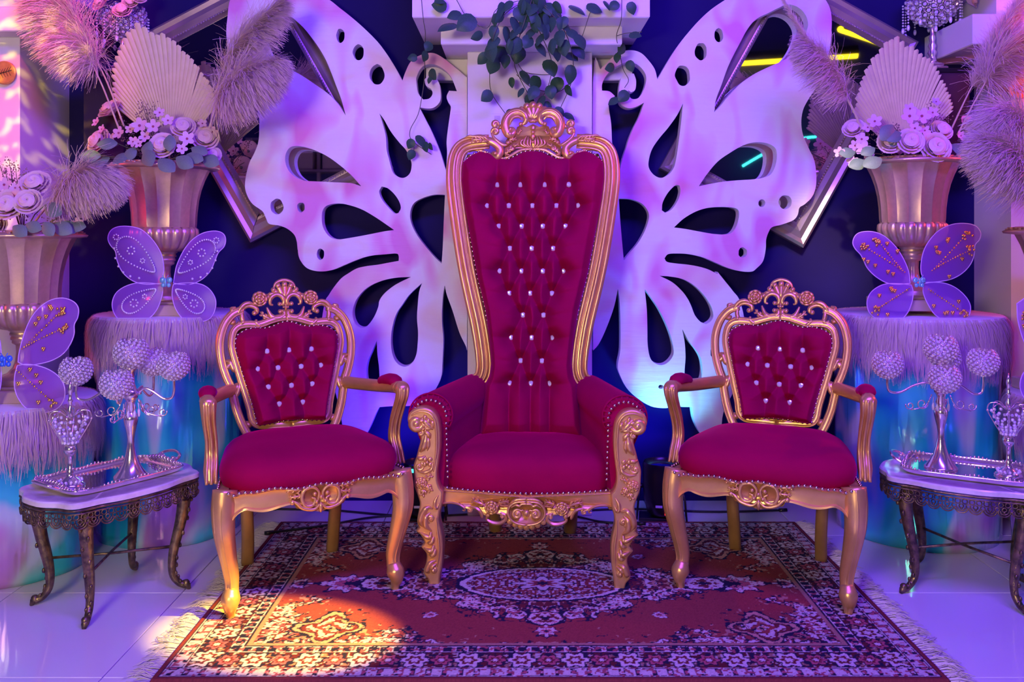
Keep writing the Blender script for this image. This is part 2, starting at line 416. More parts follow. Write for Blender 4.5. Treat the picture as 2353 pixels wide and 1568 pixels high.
LH = [cv(p, *c4) for p in (
    [(1195, 460), (1230, 400), (1290, 385), (1350, 410), (1400, 460), (1437, 548), (1390, 545), (1375, 580), (1385, 615), (1400, 640), (1395, 690), (1385, 760), (1375, 850), (1378, 920), (1372, 1030), (1335, 910), (1290, 800), (1250, 720), (1212, 645), (1260, 652), (1300, 645), (1335, 610), (1340, 560), (1330, 500), (1305, 468), (1260, 458), (1242, 478), (1252, 515), (1282, 535), (1290, 565), (1270, 592), (1235, 598), (1205, 560), (1195, 500)],
    [(770, 695), (720, 620), (660, 560), (590, 510), (500, 450), (430, 415), (370, 390), (310, 340), (260, 280), (225, 200), (208, 140), (215, 100), (245, 75), (290, 62), (340, 58), (420, 85), (500, 150), (560, 220), (610, 290), (650, 360), (680, 430), (710, 510), (740, 590)],
    ell(737, 215, 26, 43), ell(845, 315, 34, 48), ell(958, 448, 43, 60),
    [(972, 682), (1000, 720), (1040, 790), (1090, 855), (1130, 900), (1155, 950), (1165, 990), (1155, 1040), (1120, 1068), (1080, 1060), (1050, 1030), (1030, 960), (1015, 900), (1010, 820), (990, 740)],
    [(862, 1119), (800, 1100), (700, 1095), (600, 1090), (520, 1085), (470, 1065), (430, 1030), (408, 980), (408, 930), (430, 890), (470, 877), (530, 885), (590, 905), (660, 940), (730, 990), (800, 1050)],
    ell(355, 1242, 40, 46), ell(500, 1246, 23, 30),
    [(1060, 1382), (1000, 1390), (900, 1410), (800, 1428), (720, 1438), (670, 1420), (635, 1370), (625, 1310), (635, 1255), (670, 1230), (730, 1222), (800, 1235), (870, 1260), (940, 1300), (1000, 1340)],
    [(970, 1150), (985, 1120), (1020, 1130), (1060, 1165), (1090, 1210), (1100, 1250), (1085, 1280), (1060, 1280), (1020, 1240), (985, 1195)],
    [(1365, 1170), (1300, 1170), (1230, 1190), (1180, 1220), (1158, 1270), (1160, 1330), (1190, 1400), (1240, 1470), (1300, 1540), (1345, 1584), (1352, 1480), (1358, 1330)],
    ell(617, 1528, 23, 36))]
LH += [cv(p, *c8) for p in (
    [(892, 241), (800, 245), (720, 258), (650, 280), (590, 310), (540, 350), (495, 410), (472, 480), (475, 540), (500, 590), (540, 607), (580, 590), (625, 530), (655, 460), (665, 410), (700, 360), (760, 310), (820, 275)],
    [(972, 283), (950, 350), (940, 450), (935, 540), (943, 640), (940, 720), (930, 800), (900, 860), (850, 888), (800, 870), (765, 820), (748, 740), (750, 650), (765, 570), (790, 500), (830, 440), (880, 370)],
    [(645, 700), (650, 800), (662, 900), (663, 1000), (640, 1050), (600, 1050), (575, 1000), (568, 920), (580, 850), (610, 780)],
    ell(830, 1035, 26, 36))]
d4 = (1380, 0, 2.45); d5 = (1380, 560, 2.305)
RW = [(1363, 806), (1363, 186)] + cv([(0, 390), (30, 360), (70, 320), (120, 290), (180, 283), (230, 300), (270, 340), (305, 390), (320, 447), (370, 360), (420, 280), (480, 200), (550, 120), (620, 55), (700, 0), (780, -50), (880, -100), (1000, -120), (1120, -100), (1220, -50), (1280, 20), (1300, 90), (1300, 180), (1295, 250), (1280, 320), (1250, 400), (1215, 490), (1170, 560), (1140, 620), (1130, 690), (1140, 760), (1170, 830), (1205, 910), (1215, 1000), (1210, 1060), (1190, 1110), (1150, 1150), (1120, 1170), (1110, 1210), (1085, 1240), (1020, 1265), (965, 1280), (945, 1310), (932, 1350), (930, 1400), (915, 1470), (880, 1510), (850, 1530), (790, 1528), (720, 1510), (650, 1480), (580, 1450), (500, 1432), (430, 1428), (380, 1432), (360, 1455), (375, 1475), (430, 1485), (520, 1495), (600, 1515), (660, 1545)], *d4)
RW += cv([(620, 150), (660, 200), (700, 250), (740, 310)], *d5) + [(1714, 760), (1708, 830), (1690, 890), (1662, 950), (1656, 1000), (1636, 1012), (1614, 1003), (1596, 970), (1590, 936)]
RW += cv([(440, 866), (405, 865), (330, 872), (250, 855), (150, 780), (100, 690), (92, 640), (105, 560), (105, 400), (100, 300), (92, 240), (70, 340), (30, 450), (-8, 530)], *d5)
RH = [cv(p, *d4) for p in (
    [(245, 578), (210, 597), (170, 609), (135, 602), (108, 575), (104, 520), (108, 470), (120, 430), (150, 412), (188, 415), (200, 455), (195, 505), (172, 520), (157, 508), (152, 532), (178, 557), (215, 550), (245, 500), (258, 440), (240, 395), (200, 360), (150, 350), (90, 375), (40, 415), (10, 470), (8, 510), (50, 515), (80, 540), (70, 570), (45, 582), (48, 620), (60, 700), (65, 800), (80, 900), (104, 980), (125, 890), (145, 830), (160, 780), (185, 720), (220, 650)],
    [(640, 632), (650, 560), (680, 480), (720, 370), (780, 250), (830, 160), (880, 105), (950, 70), (1000, 45), (1050, 25), (1100, 35), (1140, 65), (1165, 110), (1165, 160), (1130, 240), (1080, 305), (1020, 345), (940, 380), (860, 420), (790, 470), (720, 540), (680, 590)],
    ell(665, 198, 26, 38), ell(565, 290, 34, 48), ell(463, 425, 42, 58),
    [(464, 583), (455, 680), (440, 800), (425, 900), (410, 950), (380, 985), (340, 1002), (300, 985), (272, 945), (272, 900), (290, 840), (330, 780), (380, 720), (430, 650)],
    [(553, 1049), (600, 980), (660, 910), (730, 860), (800, 820), (860, 802), (930, 805), (980, 830), (993, 870), (985, 930), (960, 980), (920, 1000), (860, 1010), (780, 1015), (700, 1022), (620, 1035)],
    ell(1040, 1138, 38, 38), ell(908, 1145, 19, 21), ell(800, 1423, 24, 28),
    [(345, 1185), (350, 1140), (380, 1085), (420, 1045), (445, 1045), (450, 1080), (435, 1130), (400, 1180), (365, 1198)],
    [(413, 1281), (470, 1230), (540, 1190), (610, 1170), (690, 1165), (760, 1172), (780, 1200), (770, 1260), (745, 1305), (710, 1320), (640, 1318), (560, 1305), (480, 1290)],
    [(103, 1118), (170, 1122), (230, 1145), (265, 1185), (272, 1230), (250, 1300), (210, 1370), (160, 1430), (131, 1467), (120, 1350), (110, 1230)])]
RH += [cv(p, *d5) for p in (
    [(313, 171), (370, 175), (440, 190), (500, 225), (550, 275), (585, 330), (598, 380), (585, 410), (560, 427), (530, 415), (500, 380), (480, 330), (460, 290), (430, 250), (380, 205)],
    [(234, 242), (270, 290), (310, 350), (350, 430), (375, 500), (388, 570), (375, 610), (340, 640), (300, 640), (265, 610), (250, 540), (248, 450), (245, 350)],
    [(432, 452), (470, 520), (510, 570), (535, 620), (540, 690), (525, 735), (480, 760), (450, 735), (445, 680), (450, 600), (445, 520)],
    ell(320, 760, 14, 11), ell(600, 578, 18, 30))]
WING_D = 3.85
def wing(name, label, out, holes, cx):
    base = Vector((cx, WING_D+.03, .34)); t = thing(name, label, 'butterfly board', base)
    loc = lambda P: [((px-1185)/F*WING_D-base.x, 1.2-(py-545)/F*WING_D-base.z) for px, py in P]
    plate('foam_board', loc(out), [loc(h) for h in holes], [M['foam'], M['foamedge']], t, .030, 0)
wing('butterfly_cutout', 'pink-brushed white foam butterfly half with holes, behind the armchair by the silver-beaded wings', LW, LH, -.7)
wing('butterfly_cutout', 'white foam butterfly half lit cyan at its foot, behind the armchair by the gold-hearted wings', RW, RH, .75)

# ================================================================== TILTED MIRRORS
def mirror_frame(label, corners):
    """corners (px): top-left, bottom-left.. going round; lying on the back wall"""
    D = 3.94
    P = [at(x, y, D) for x, y in corners]
    c = sum(P, Vector())/4; t = thing('framed_mirror', label, 'mirror', c)
    L = [p-c for p in P]
    prof = [(0, .045), (0, 0), (.012, -.012), (.030, -.004), (.055, -.016), (.075, -.002), (.085, -.004), (.095, .012), (.100, .030), (.100, .045)]
    for i in range(4):
        a, b = L[i], L[(i+1) % 4]; u = (b-a).normalized()
        n = Vector((-u.z, 0, u.x))
        if n.dot(-(a+b)/2) < 0: n = -n
        mb = MB(); vs = []
        ln = (b-a).length
        for s_, e in ((a, 1), (b, -1)):
            for w_, dy in prof: q = s_+n*w_+u*(w_*e); vs.append((q.x, dy, q.z))
        m = len(prof); fs = [(k, k+1, m+k+1, m+k) for k in range(m-1)]
        mb.add(vs, fs)
        side = obj('frame_side', mb, M['frame'], t, True, auto=35)
        bd = MB(); k = int((ln-.2)/.0125)
        for j in range(k):
            q = a+n*.083+u*(.1+(ln-.2)*(j+.5)/k); bd.ball((q.x, -.008, q.z), (.0052, .006, .0052), 6, 4)
        obj('bead_moulding', bd, M['frame'], side, True, kind='stuff')
    I = []
    for i in range(4):
        a, b, p = L[i], L[(i+1) % 4], L[i-1]
        I.append(a+(b-a).normalized()*.093+(p-a).normalized()*.093)
    mb = MB(); mb.add([(q.x, .020, q.z) for q in I]+[(q.x, .026, q.z) for q in I], [(0, 1, 2, 3), (7, 6, 5, 4)]+[(i, 4+i, 4+(i+1) % 4, (i+1) % 4) for i in range(4)])
    obj('glass', mb, M['mirror'], t, False)
mirror_frame('tilted pewter-framed mirror behind the butterfly half with the silver-beaded wings', [(636, -85), (309, 88), (575, 558), (902, 385)])
mirror_frame('tilted pewter-framed mirror behind the butterfly half with the gold-hearted wings', [(1782, -88), (1517, 386), (1846, 570), (2111, 96)])

# ================================================================== THE ROOM BEHIND THE CAMERA (seen in the mirrors)
def led(label, a, b, r, m, cat='light'):
    t = thing('led_tube', label, cat, a); mb = MB(); v = Vector(b)-Vector(a); mb.tube([(0, 0, 0), tuple(v)], r, 10)
    obj('tube', mb, m, t); mb2 = MB(); mb2.tube([(0, .0, r), tuple(v+Vector((0, 0, r)))], (r*1.4), 8); obj('rail', mb2, M['black'], t)
led('yellow led tube on the far wall seen in the right mirror', (2.35, -2.9, 3.33), (4.2, -2.9, 3.45), .05, M['yellowled'])
led('yellow led tube slanting across the ceiling in the right mirror', (3.0, -.2, 3.12), (4.1, -1.9, 3.36), .03, M['yellowled'])
led('short yellow led tube upright on the far wall in the right mirror', (2.10, -2.95, 3.20), (2.27, -2.95, 3.62), .04, M['yellowled'])
nb = thing('neon_arc', 'turquoise neon arc reflected in the right mirror', 'light', (2.9, -2.85, 2.05))
q = MB(); q.tube([(-.12+.9*t, 0, .02+.36*math.sin(t*1.5)) for t in np.linspace(0, 1, 14)], .014, 8); obj('tube', q, M['cyanled'], nb)
lg = thing('wall_ledge', 'long white ledge on the far wall reflected in the left mirror', 'shelf', (-3.0, -2.95, 3.22))
obj('board', MB().bbox((0, 0, 0), (2.6, .2, .07), .006), M['white'], lg, False); obj('fascia', MB().bbox((0, .02, -.24), (2.4, .1, .2), .006), M['plinth'], lg, False)
rk = thing('shelving_rack', 'metal shelving rack at the far wall reflected in the left mirror', 'shelf', (-2.6, -2.8, 0))
for x in (-.6, -.2, .2, .6): obj('post', MB().bbox((x, 0, 1.2), (.04, .04, 2.4), .004), M['frame'], rk, False)
for z in (.5, 1.0, 1.5, 2.0, 2.38): obj('shelf_board', MB().bbox((0, 0, z), (1.3, .3, .03), .004), M['frame'], rk, False)
for k, x in enumerate((-.42, 0, .42)):
    bx_ = thing('storage_box', 'beige box on the metal shelving rack in the left mirror', 'box', (-2.6+x, -2.8, 2.016), 0, 'boxes on the rack')
    obj('box_body', MB().bbox((0, 0, .1), (.3, .24, .2), .006), M['plinth'], bx_, False); obj('lid', MB().bbox((0, 0, .215), (.31, .25, .03), .006), M['marble'], bx_, False)
# ================================================================== RUG
RU, RV, RC = 1.077, .66, (.092, 3.01)
def vnoise(x, y, seed):
    """smooth value noise on arrays"""
    xi = np.floor(x).astype(int); yi = np.floor(y).astype(int); fx = x-xi; fy = y-yi
    def h(a, b):
        n = (a*374761393+b*668265263+seed*1442695041) & 0xffffffff
        n = ((n ^ (n >> 13))*1274126177) & 0xffffffff
        return ((n ^ (n >> 16)) & 0xffff)/65535.
    sx = fx*fx*(3-2*fx); sy = fy*fy*(3-2*fy)
    return (h(xi, yi)*(1-sx)+h(xi+1, yi)*sx)*(1-sy)+(h(xi, yi+1)*(1-sx)+h(xi+1, yi+1)*sx)*sy
def rug_colour(u, v):
    a, b = np.abs(u), np.abs(v)
    RED = np.array([.27, .050, .050]); DRED = np.array([.14, .024, .032]); NAVY = np.array([.018, .016, .045])
    CREAM = np.array([.60, .52, .50]); TAN = np.array([.42, .22, .16]); ROSE = np.array([.42, .10, .13])
    C = np.zeros(u.shape+(3,)); C[:] = RED
    def put(m, c): C[m] = c
    w1 = (vnoise(a*38, b*38, 1)-.5); w2 = (vnoise(a*75, b*75, 2)-.5); w3 = vnoise(a*120, b*120, 3); w4 = vnoise(a*52+9, b*70, 4)
    eu, ev = RU-a, RV-b; e = np.minimum(eu, ev); s = np.where(eu < ev, b, a)
    iu, iv = RU-.215, RV-.215
    # vine-like scrolls: contour lines of smooth noise, mirrored like the weave
    def vine(sc, seed, wd):
        n = vnoise(a*sc+3.3, b*sc+7.7, seed)*.7+vnoise(a*sc*2.3, b*sc*2.3, seed+50)*.3
        return np.abs(n-.5) < wd
    vA, vB, vN = vine(26, 21, .045), vine(40, 22, .05), vine(26, 21, .085)
    dots = vnoise(a*95, b*95, 23) > .70; fleck = vnoise(a*150, b*150, 24)
    q = np.sqrt((a/iu)**2*.80+(b/iv)**2*.74)+.10*np.sin(a*24)*np.cos(b*26)+w1*.20+w2*.14
    put(q > .93, NAVY)
    m = (q > .955) & (q < 1.09); put(m, CREAM); put(m & (w3 > .58), ROSE*.8); put(m & (fleck < .26), NAVY)
    put((q > 1.09) & (q < 1.12), DRED)
    cor = q > 1.12
    put(cor, NAVY); put(cor & vB, TAN*.8); put(cor & dots, ROSE); put(cor & (w4 > .66), DRED); put(cor & vA & (fleck > .3), CREAM*.9)
    dx, dy = a-.66, b-.34; r = np.hypot(dx, dy); th = np.arctan2(dy, dx); lob = .085*(1+.25*np.cos(4*th))+w2*.02
    put(r < lob*1.14, NAVY); put(r < lob, TAN*1.2); put(r < lob*.84, NAVY); put(r < lob*.78, DRED); put((r < lob*.66) & (w3 > .45), CREAM*.9); put(r < lob*.36, RED); put(r < lob*.17, CREAM)
    sp = (q < .93)                                        # small sprays on the red ground
    edge_ = sp & (q > .86); put(edge_ & vB, NAVY); put(edge_ & dots, TAN)
    for (cx, cy, rr, asp) in ((.66, .0, .060, .7), (.0, .365, .030, 1), (.36, .25, .020, 1)):
        dx, dy = a-cx, b-cy; r = np.hypot(dx*asp, dy); th = np.arctan2(dy, dx); lb = rr*(1+.22*np.cos(8*th))+w2*.02
        put(sp & (r < lb*1.15), NAVY); put(sp & (r < lb), CREAM); put(sp & (r < lb) & (fleck < .35), ROSE); put(sp & (r < lb*.5), ROSE); put(sp & (r < lb*.25), NAVY)
    # centre medallion, lobed lozenge
    th = np.arctan2(b/.245, a/.50); r = np.hypot(a/.50, b/.245)
    md = r/(1+.16*np.cos(4*th)+.05*np.cos(12*th))+w1*.20+w2*.14
    put((md < 1.14) & vB, NAVY); put(md < 1.04, NAVY); m = md < 1.0; put(m, CREAM); put(m & (w3 > .58), ROSE*.8); put(m & (fleck < .28), NAVY)
    put(md < .80, NAVY); m = md < .76; put(m, DRED); put(m & vB, NAVY); put(m & vA, CREAM*.85); put(m & dots, TAN)
    r2 = np.hypot(a/.28, b/.14)+w2*.06
    put(r2 < 1.06, NAVY); put(r2 < 1.0, CREAM); put(r2 < .93, RED*.8); m = r2 < .93; put(m & vB, NAVY); put(m & (fleck > .64), CREAM*.85)
    th2 = np.arctan2(b, a*.55); pt = np.hypot(a*.55, b)/.045/(1+.28*np.cos(8*th2))
    put(pt < 1.15, NAVY); put(pt < 1.0, CREAM*.9); put(pt < .55, RED); put(pt < .3, NAVY)
    for (cx, cy, kx, ky) in ((.55, 0, .075, .05), (0, .272, .055, .045)):
        r = np.hypot((a-cx)/kx, (b-cy)/ky)+w2*.3
        put(r < 1.2, NAVY); put(r < 1.0, CREAM); put((r < 1) & (fleck < .3), ROSE); put(r < .72, DRED); put((r < .72) & (w3 > .5), CREAM*.9); put(r < .25, NAVY)
    # borders from the inside out
    def guard(lo, hi, per, ca, cb):
        m = (e >= lo) & (e < hi); put(m, ca); t = (e-lo)/(hi-lo)
        z = np.abs(((s/per) % 1)-.5)*2
        put(m & (np.abs(t-.5) < .32*(z > .35)), cb); put(m & (np.abs(t-.5) < .15) & (z < .22), ROSE)
        put(m & ((t < .10) | (t > .90)), cb); put(m & (fleck < .27), cb); put(m & (w3 > .72), ROSE*.8)
    put((e >= .200) & (e < .218), TAN*.9); put((e >= .200) & (e < .204), NAVY)
    guard(.158, .200, .036, CREAM, NAVY)
    m = (e >= .072) & (e < .158); put(m, DRED*.75)
    t = (e-.115)/.043; ph = s/.150
    put(m & (np.abs(t-.6*np.sin(ph*2*PI)) < .22+w2*.3), TAN*.7); put(m & (w3 > .66), NAVY)
    put(m & (w3 < .24), CREAM*.75)
    for off, rr in ((0, .036), (.5, .026)):
        ds = (((s/.150+off) % 1)-.5)*.150; r = np.hypot(ds, e-.115); tt = np.arctan2(e-.115, ds); lb = rr*(1+.22*np.cos(6*tt))
        put(m & (r < lb*1.2), NAVY); put(m & (r < lb), CREAM if off == 0 else ROSE); put(m & (r < lb*.62), DRED); put(m & (r < lb*.33), CREAM)
    guard(.022, .072, .044, NAVY, CREAM*.95)
    put(e < .022, RED*.75); put((e > .020) & (e < .024), NAVY)
    # woollen pile mottling
    C *= (.86+.28*np.random.rand(*u.shape))[..., None]
    return C
nu, nv = 620, 380
uu, vv = np.meshgrid(np.linspace(-RU, RU, nu+1), np.linspace(-RV, RV, nv+1))
colr = rug_colour(uu, vv)
zz = .0125+.0014*vnoise(uu*9+40, vv*9+40, 9)+.0008*vnoise(uu*220+500, vv*220+500, 11)
edge = np.minimum(RU-np.abs(uu), RV-np.abs(vv)); zz = np.where(edge < .004, .003, zz)
V = np.stack([uu, vv, zz], -1).reshape(-1, 3)
idx = np.arange((nu+1)*(nv+1)).reshape(nv+1, nu+1)
FQ = np.stack([idx[:-1, :-1], idx[:-1, 1:], idx[1:, 1:], idx[1:, :-1]], -1).reshape(-1, 4)
me = bpy.data.meshes.new('rug'); me.vertices.add(len(V)); me.vertices.foreach_set('co', V.ravel())
me.loops.add(FQ.size); me.loops.foreach_set('vertex_index', FQ.ravel().astype(np.int32))
me.polygons.add(len(FQ)); me.polygons.foreach_set('loop_start', np.arange(0, FQ.size, 4, dtype=np.int32))
me.polygons.foreach_set('loop_total', np.full(len(FQ), 4, np.int32)); me.polygons.foreach_set('use_smooth', np.ones(len(FQ), bool)); me.update()
ca = me.color_attributes.new('woven', 'FLOAT_COLOR', 'POINT')
ca.data.foreach_set('color', np.concatenate([colr.reshape(-1, 3), np.ones((len(V), 1))], 1).ravel())
rm = mat('woven_wool_rug', (.3, .05, .05), .92, bump=(700, .25), Specular_IOR_Level=.1); nt = rm.node_tree
an = nt.nodes.new('ShaderNodeVertexColor'); an.layer_name = 'woven'; nt.links.new(an.outputs[0], nt.nodes['Principled BSDF'].inputs['Base Color'])
rug = obj('rug', me, rm, None, loc=(RC[0], RC[1], 0)); tag(rug, 'crimson and navy oriental rug with cream medallion and end fringe', 'rug')
fb = MB()
for sgn in (-1, 1):
    v = -RV+.004
    while v < RV:
        n = random.randint(4, 7); L = random.uniform(.055, .085); lean = random.uniform(-.035, .035)
        for k in range(n):
            v0 = v+random.uniform(-.004, .004); a0 = lean+random.uniform(-.022, .022); l = L*random.uniform(.7, 1.1)
            P = [(sgn*(RU-.002), v0, .008), (sgn*(RU+l*.35), v0+a0*.2, .008+random.uniform(0, .006)), (sgn*(RU+l*.7), v0+a0*.6, .005+random.uniform(0, .010)), (sgn*(RU+l), v0+a0*1.3+random.uniform(-.006, .006), .003)]
            fb.tube(P, [.0018, .0018, .0016, .0009], 3, caps=False)
        v += random.uniform(.010, .015)
obj('fringe', fb, mat('cream_cotton_fringe', (.68, .64, .56), .9), rug, kind='stuff')
# ================================================================== CARVED RELIEF TOOLKIT
class Relief:
    """ornament drawn in (u, w) on a surface; f(u, w, h) gives the point h in front of it"""
    def __init__(s, f, fat=1.): s.f = f; s.mb = MB(); s.fat = fat
    def stroke(s, pts, w, h=None, taper=(.25, .25), n=6, ns=6, base=0, mir=True):
        Q = crom(pts, ns) if len(pts) > 2 else np.array([np.array(pts[0])+(np.array(pts[1])-np.array(pts[0]))*t for t in np.linspace(0, 1, ns)])
        N = len(Q); h = (h or w)*s.fat; w = w*s.fat
        for sg in ((1, -1) if mir else (1,)):
            vs = []
            for i in range(N):
                t = i/(N-1); tp = min(1, taper[0]+(1-taper[0])*min(1, t*3.2), taper[1]+(1-taper[1])*min(1, (1-t)*3.2))
                d = Q[min(i+1, N-1)]-Q[max(i-1, 0)]; d = d/max(np.linalg.norm(d), 1e-9); nn = np.array([-d[1], d[0]])
                for k in range(n):
                    a = 2*PI*k/n+PI/n; o = Q[i]+nn*math.cos(a)*w*tp
                    vs.append(s.f(sg*o[0], o[1], base+math.sin(a)*h*tp))
            fs = [(i*n+k, i*n+(k+1) % n, (i+1)*n+(k+1) % n, (i+1)*n+k) for i in range(N-1) for k in range(n)]
            fs += [tuple(range(n-1, -1, -1)), tuple((N-1)*n+k for k in range(n))]
            if sg > 0: fs = [tuple(reversed(q)) for q in fs]
            s.mb.add(vs, fs)
        return s
    def rail(s, pts, w, h, mir=True, taper=(1, 1), base=0):
        """double-bead moulding: a broad band with two thin ridges"""
        s.stroke(pts, w, h*.7, taper, 8, base=base, mir=mir)
        Q = crom(pts, 6) if len(pts) > 2 else np.array(pts, float); d = np.gradient(Q, axis=0); d /= np.maximum(np.linalg.norm(d, axis=1)[:, None], 1e-9)
        nn = np.stack([-d[:, 1], d[:, 0]], 1)
        for o in (-.62, .62): s.stroke([tuple(p) for p in (Q+nn*w*o)[::3]], w*.22, h*.32, (.6, .6), 6, 3, base=base+h*.55, mir=mir)
        return s
    def ball(s, u, w, r, h=0, mir=True, fl=1.):
        for sg in ((1, -1) if (mir and abs(u) > 1e-6) else (1,)):
            b = MB().ball((0, 0, 0), 1, 8, 6)
            s.mb.add([s.f(sg*u+x*r, w+z*r, h+y*r*fl) for x, y, z in b.v], b.f)
        return s
    def scroll(s, u, w, r, a0, turns, wd, h=None, base=0, mir=True, ball=True, tail=None):
        """spiral ending in its eye; a0 = angle of the outer end (deg), turns signed"""
        N = max(8, int(abs(turns)*10)); pts = []
        for i in range(N+1):
            t = i/N; a = math.radians(a0+360*turns*t); rr = r*(1-.80*t)
            pts.append((u+rr*math.cos(a), w+rr*math.sin(a)))
        if tail: pts = list(tail)+pts
        s.stroke(pts, wd, h or wd, (.35, .6), 6, 2, base, mir)
        if ball: s.ball(u, w, wd*1.25, base, mir)
        return s
    def leaf(s, a, b, wd, h=.006, bend=0., lobes=3, base=0, mir=True):
        """acanthus leaf from a to b with lobed rim and raised ribs"""
        a = np.array(a, float); b = np.array(b, float); L = b-a; nn = np.array([-L[1], L[0]])
        mid = [tuple(a+L*t+nn*bend*4*t*(1-t)) for t in np.linspace(0, 1, 7)]
        s.stroke(mid, wd*.42, h, (.5, .1), 6, 2, base, mir)
        for sd in (-1, 1):
            for k in range(lobes):
                t = .12+.62*k/max(1, lobes-1); p = a+L*t+nn*bend*4*t*(1-t); nrm = nn/np.linalg.norm(nn); d = L/np.linalg.norm(L)
                l = wd*(1.25-.5*t)
                s.stroke([tuple(p), tuple(p+nrm*sd*l*.55+d*l*.35), tuple(p+nrm*sd*l*.75+d*l*1.0)], wd*.30, h*.8, (.7, .25), 6, 3, base, mir)
        return s
    def rose(s, u, w, r, base=0, mir=True):
        for ring, (rr, pr, n, hh) in enumerate(((.74, .36, 8, 0), (.46, .30, 6, .16), (.22, .22, 3, .30))):
            for k in range(n):
                a = 2*PI*(k+.5*ring)/n; cu, cw = u+r*rr*math.cos(a), w+r*rr*math.sin(a)
                ta = a+PI/2; pts = [(cu+r*pr*math.cos(ta)*q-math.cos(a)*r*.12*q*q, cw+r*pr*math.sin(ta)*q-math.sin(a)*r*.12*q*q) for q in (-1, -.4, .4, 1)]
                s.stroke(pts, r*.17, r*.26, (.45, .45), 6, 3, base+r*hh, mir)
        s.ball(u, w, r*.8, base-r*.25, mir, .45); s.ball(u, w, r*.14, base+r*.42, mir)
        return s
    def shell(s, u, w, lobes, wd, h=None, mir=False):
        """fan of ribs from (u, w) to each lobe end"""
        for (lu, lw, r) in lobes:
            s.stroke([(u, w), (u+(lu-u)*.5, w+(lw-w)*.5), (lu, lw)], r*1.0, r*.55, (.30, 1), 6, 4, 0, mir); s.ball(lu, lw, r, r*.12, mir, .8)
        return s
    def fill(s, outline, t=.012, base=0):
        """solid backing plate (both halves must be given)"""
        import mathutils
        P = [Vector((p[0], p[1], 0)) for p in outline]; tri = mathutils.geometry.tessellate_polygon([P]); n = len(P)
        vs = [s.f(p.x, p.y, base) for p in P]+[s.f(p.x, p.y, base-t) for p in P]
        fs = [tuple(q) for q in tri]+[tuple(n+i for i in reversed(q)) for q in tri]+[(i, (i+1) % n, n+(i+1) % n, n+i) for i in range(n)]
        s.mb.add(vs, fs); return s

def tufted(u_of, half, top, bot, buttons, puff, f, nu=110, nv=150, skirt=.012, pitch=.09):
    """buttoned upholstery: half(z) half-width, top(x) upper edge, bot lower edge; buttons [(x, z)] ; f(x, z, h)"""
    B = np.array(buttons); seg = []
    rows = sorted(set(round(b[1], 4) for b in buttons), reverse=True)
    R = [[b for b in buttons if round(b[1], 4) == z] for z in rows]
    for i in range(len(R)-1):
        for a in R[i]:
            for b in R[i+1]:
                if abs(a[0]-b[0]) < pitch*.8: seg.append((a, b))
    for a in R[0]: seg.append((a, (a[0], a[1]+.4)))
    for a in R[-1]: seg.append((a, (a[0], a[1]-.4)))
    # side pleats from the outer buttons to the rim
    for r in R:
        for a, sg in ((min(r), -1), (max(r), 1)):
            seg.append((a, (a[0]+sg*.111, a[1]+.02)))
    mb = MB(); U = np.linspace(-1, 1, nu+1); Vv = np.linspace(0, 1, nv+1); vs = []
    X = np.zeros((nv+1, nu+1)); Z = np.zeros_like(X)
    for j, v in enumerate(Vv):
        for i, u in enumerate(U):
            zt = top(u); z = bot(u)+(zt-bot(u))*v; X[j, i] = u*half(z); Z[j, i] = z
    ds = np.full(X.shape, 9.)
    for k, (a, b) in enumerate(seg):
        ax, az = a; bx, bz = b; L2 = (bx-ax)**2+(bz-az)**2
        t = np.clip(((X-ax)*(bx-ax)+(Z-az)*(bz-az))/L2, 0, 1)
        d = np.hypot(X-ax-t*(bx-ax), Z-az-t*(bz-az))
        ds = np.minimum(ds, d+(.004+t*.06 if abs(bx-ax) > .11 else 0))
    db = np.full(X.shape, 9.)
    for bx, bz in buttons: db = np.minimum(db, np.hypot(X-bx, Z-bz))
    H = puff*(1-np.exp(-(ds/.024)**1.0))*.75+puff*(1-np.exp(-(db/.034)**2))*.65
    UU, VV = np.meshgrid(U, Vv); eg = np.minimum(np.minimum((1-np.abs(UU))*.16, VV*.30), (1-VV)*.30)
    H *= np.clip(eg/.022, 0, 1)**.5
    vs = [f(X[j, i], Z[j, i], H[j, i]) for j in range(nv+1) for i in range(nu+1)]
    fs = [(j*(nu+1)+i, j*(nu+1)+i+1, (j+1)*(nu+1)+i+1, (j+1)*(nu+1)+i) for j in range(nv) for i in range(nu)]
    mb.add(vs, fs)
    rim = [(0, i) for i in range(nu+1)]+[(j, nu) for j in range(1, nv+1)]+[(nv, i) for i in range(nu-1, -1, -1)]+[(j, 0) for j in range(nv-1, 0, -1)]
    b0 = len(mb.v); R_ = [j*(nu+1)+i for j, i in rim]
    mb.v += [f(X[j, i], Z[j, i], -skirt) for j, i in rim]; n = len(rim)
    mb.f += [(R_[k], b0+k, b0+(k+1) % n, R_[(k+1) % n]) for k in range(n)]
    edge = [(X[j, i], Z[j, i]) for j, i in rim]
    hb = []
    for bx, bz in buttons:
        k = np.argmin(np.hypot(X-bx, Z-bz)); hb.append(H.ravel()[k])
    return mb, edge, hb
def along(P, step, closed=False):
    """points at equal steps along a polyline"""
    P = [np.array(p, float) for p in P]
    if closed: P = P+[P[0]]
    out = []; need = step*.5
    for a, b in zip(P[:-1], P[1:]):
        L = np.linalg.norm(b-a)
        while L > 0 and need <= L: out.append(a+(b-a)*need/L); need += step
        need -= L
    return out
gem = MB()
gem.lathe([(.001, 0), (.45, .02), (1, .35), (.9, .62), (.55, .85), (.001, .92)], 8); gem_me = gem.mesh('button', False); gem_me.materials.append(M['crystal'])
def interp(xs, ys): return lambda x: float(np.interp(x, xs, ys))

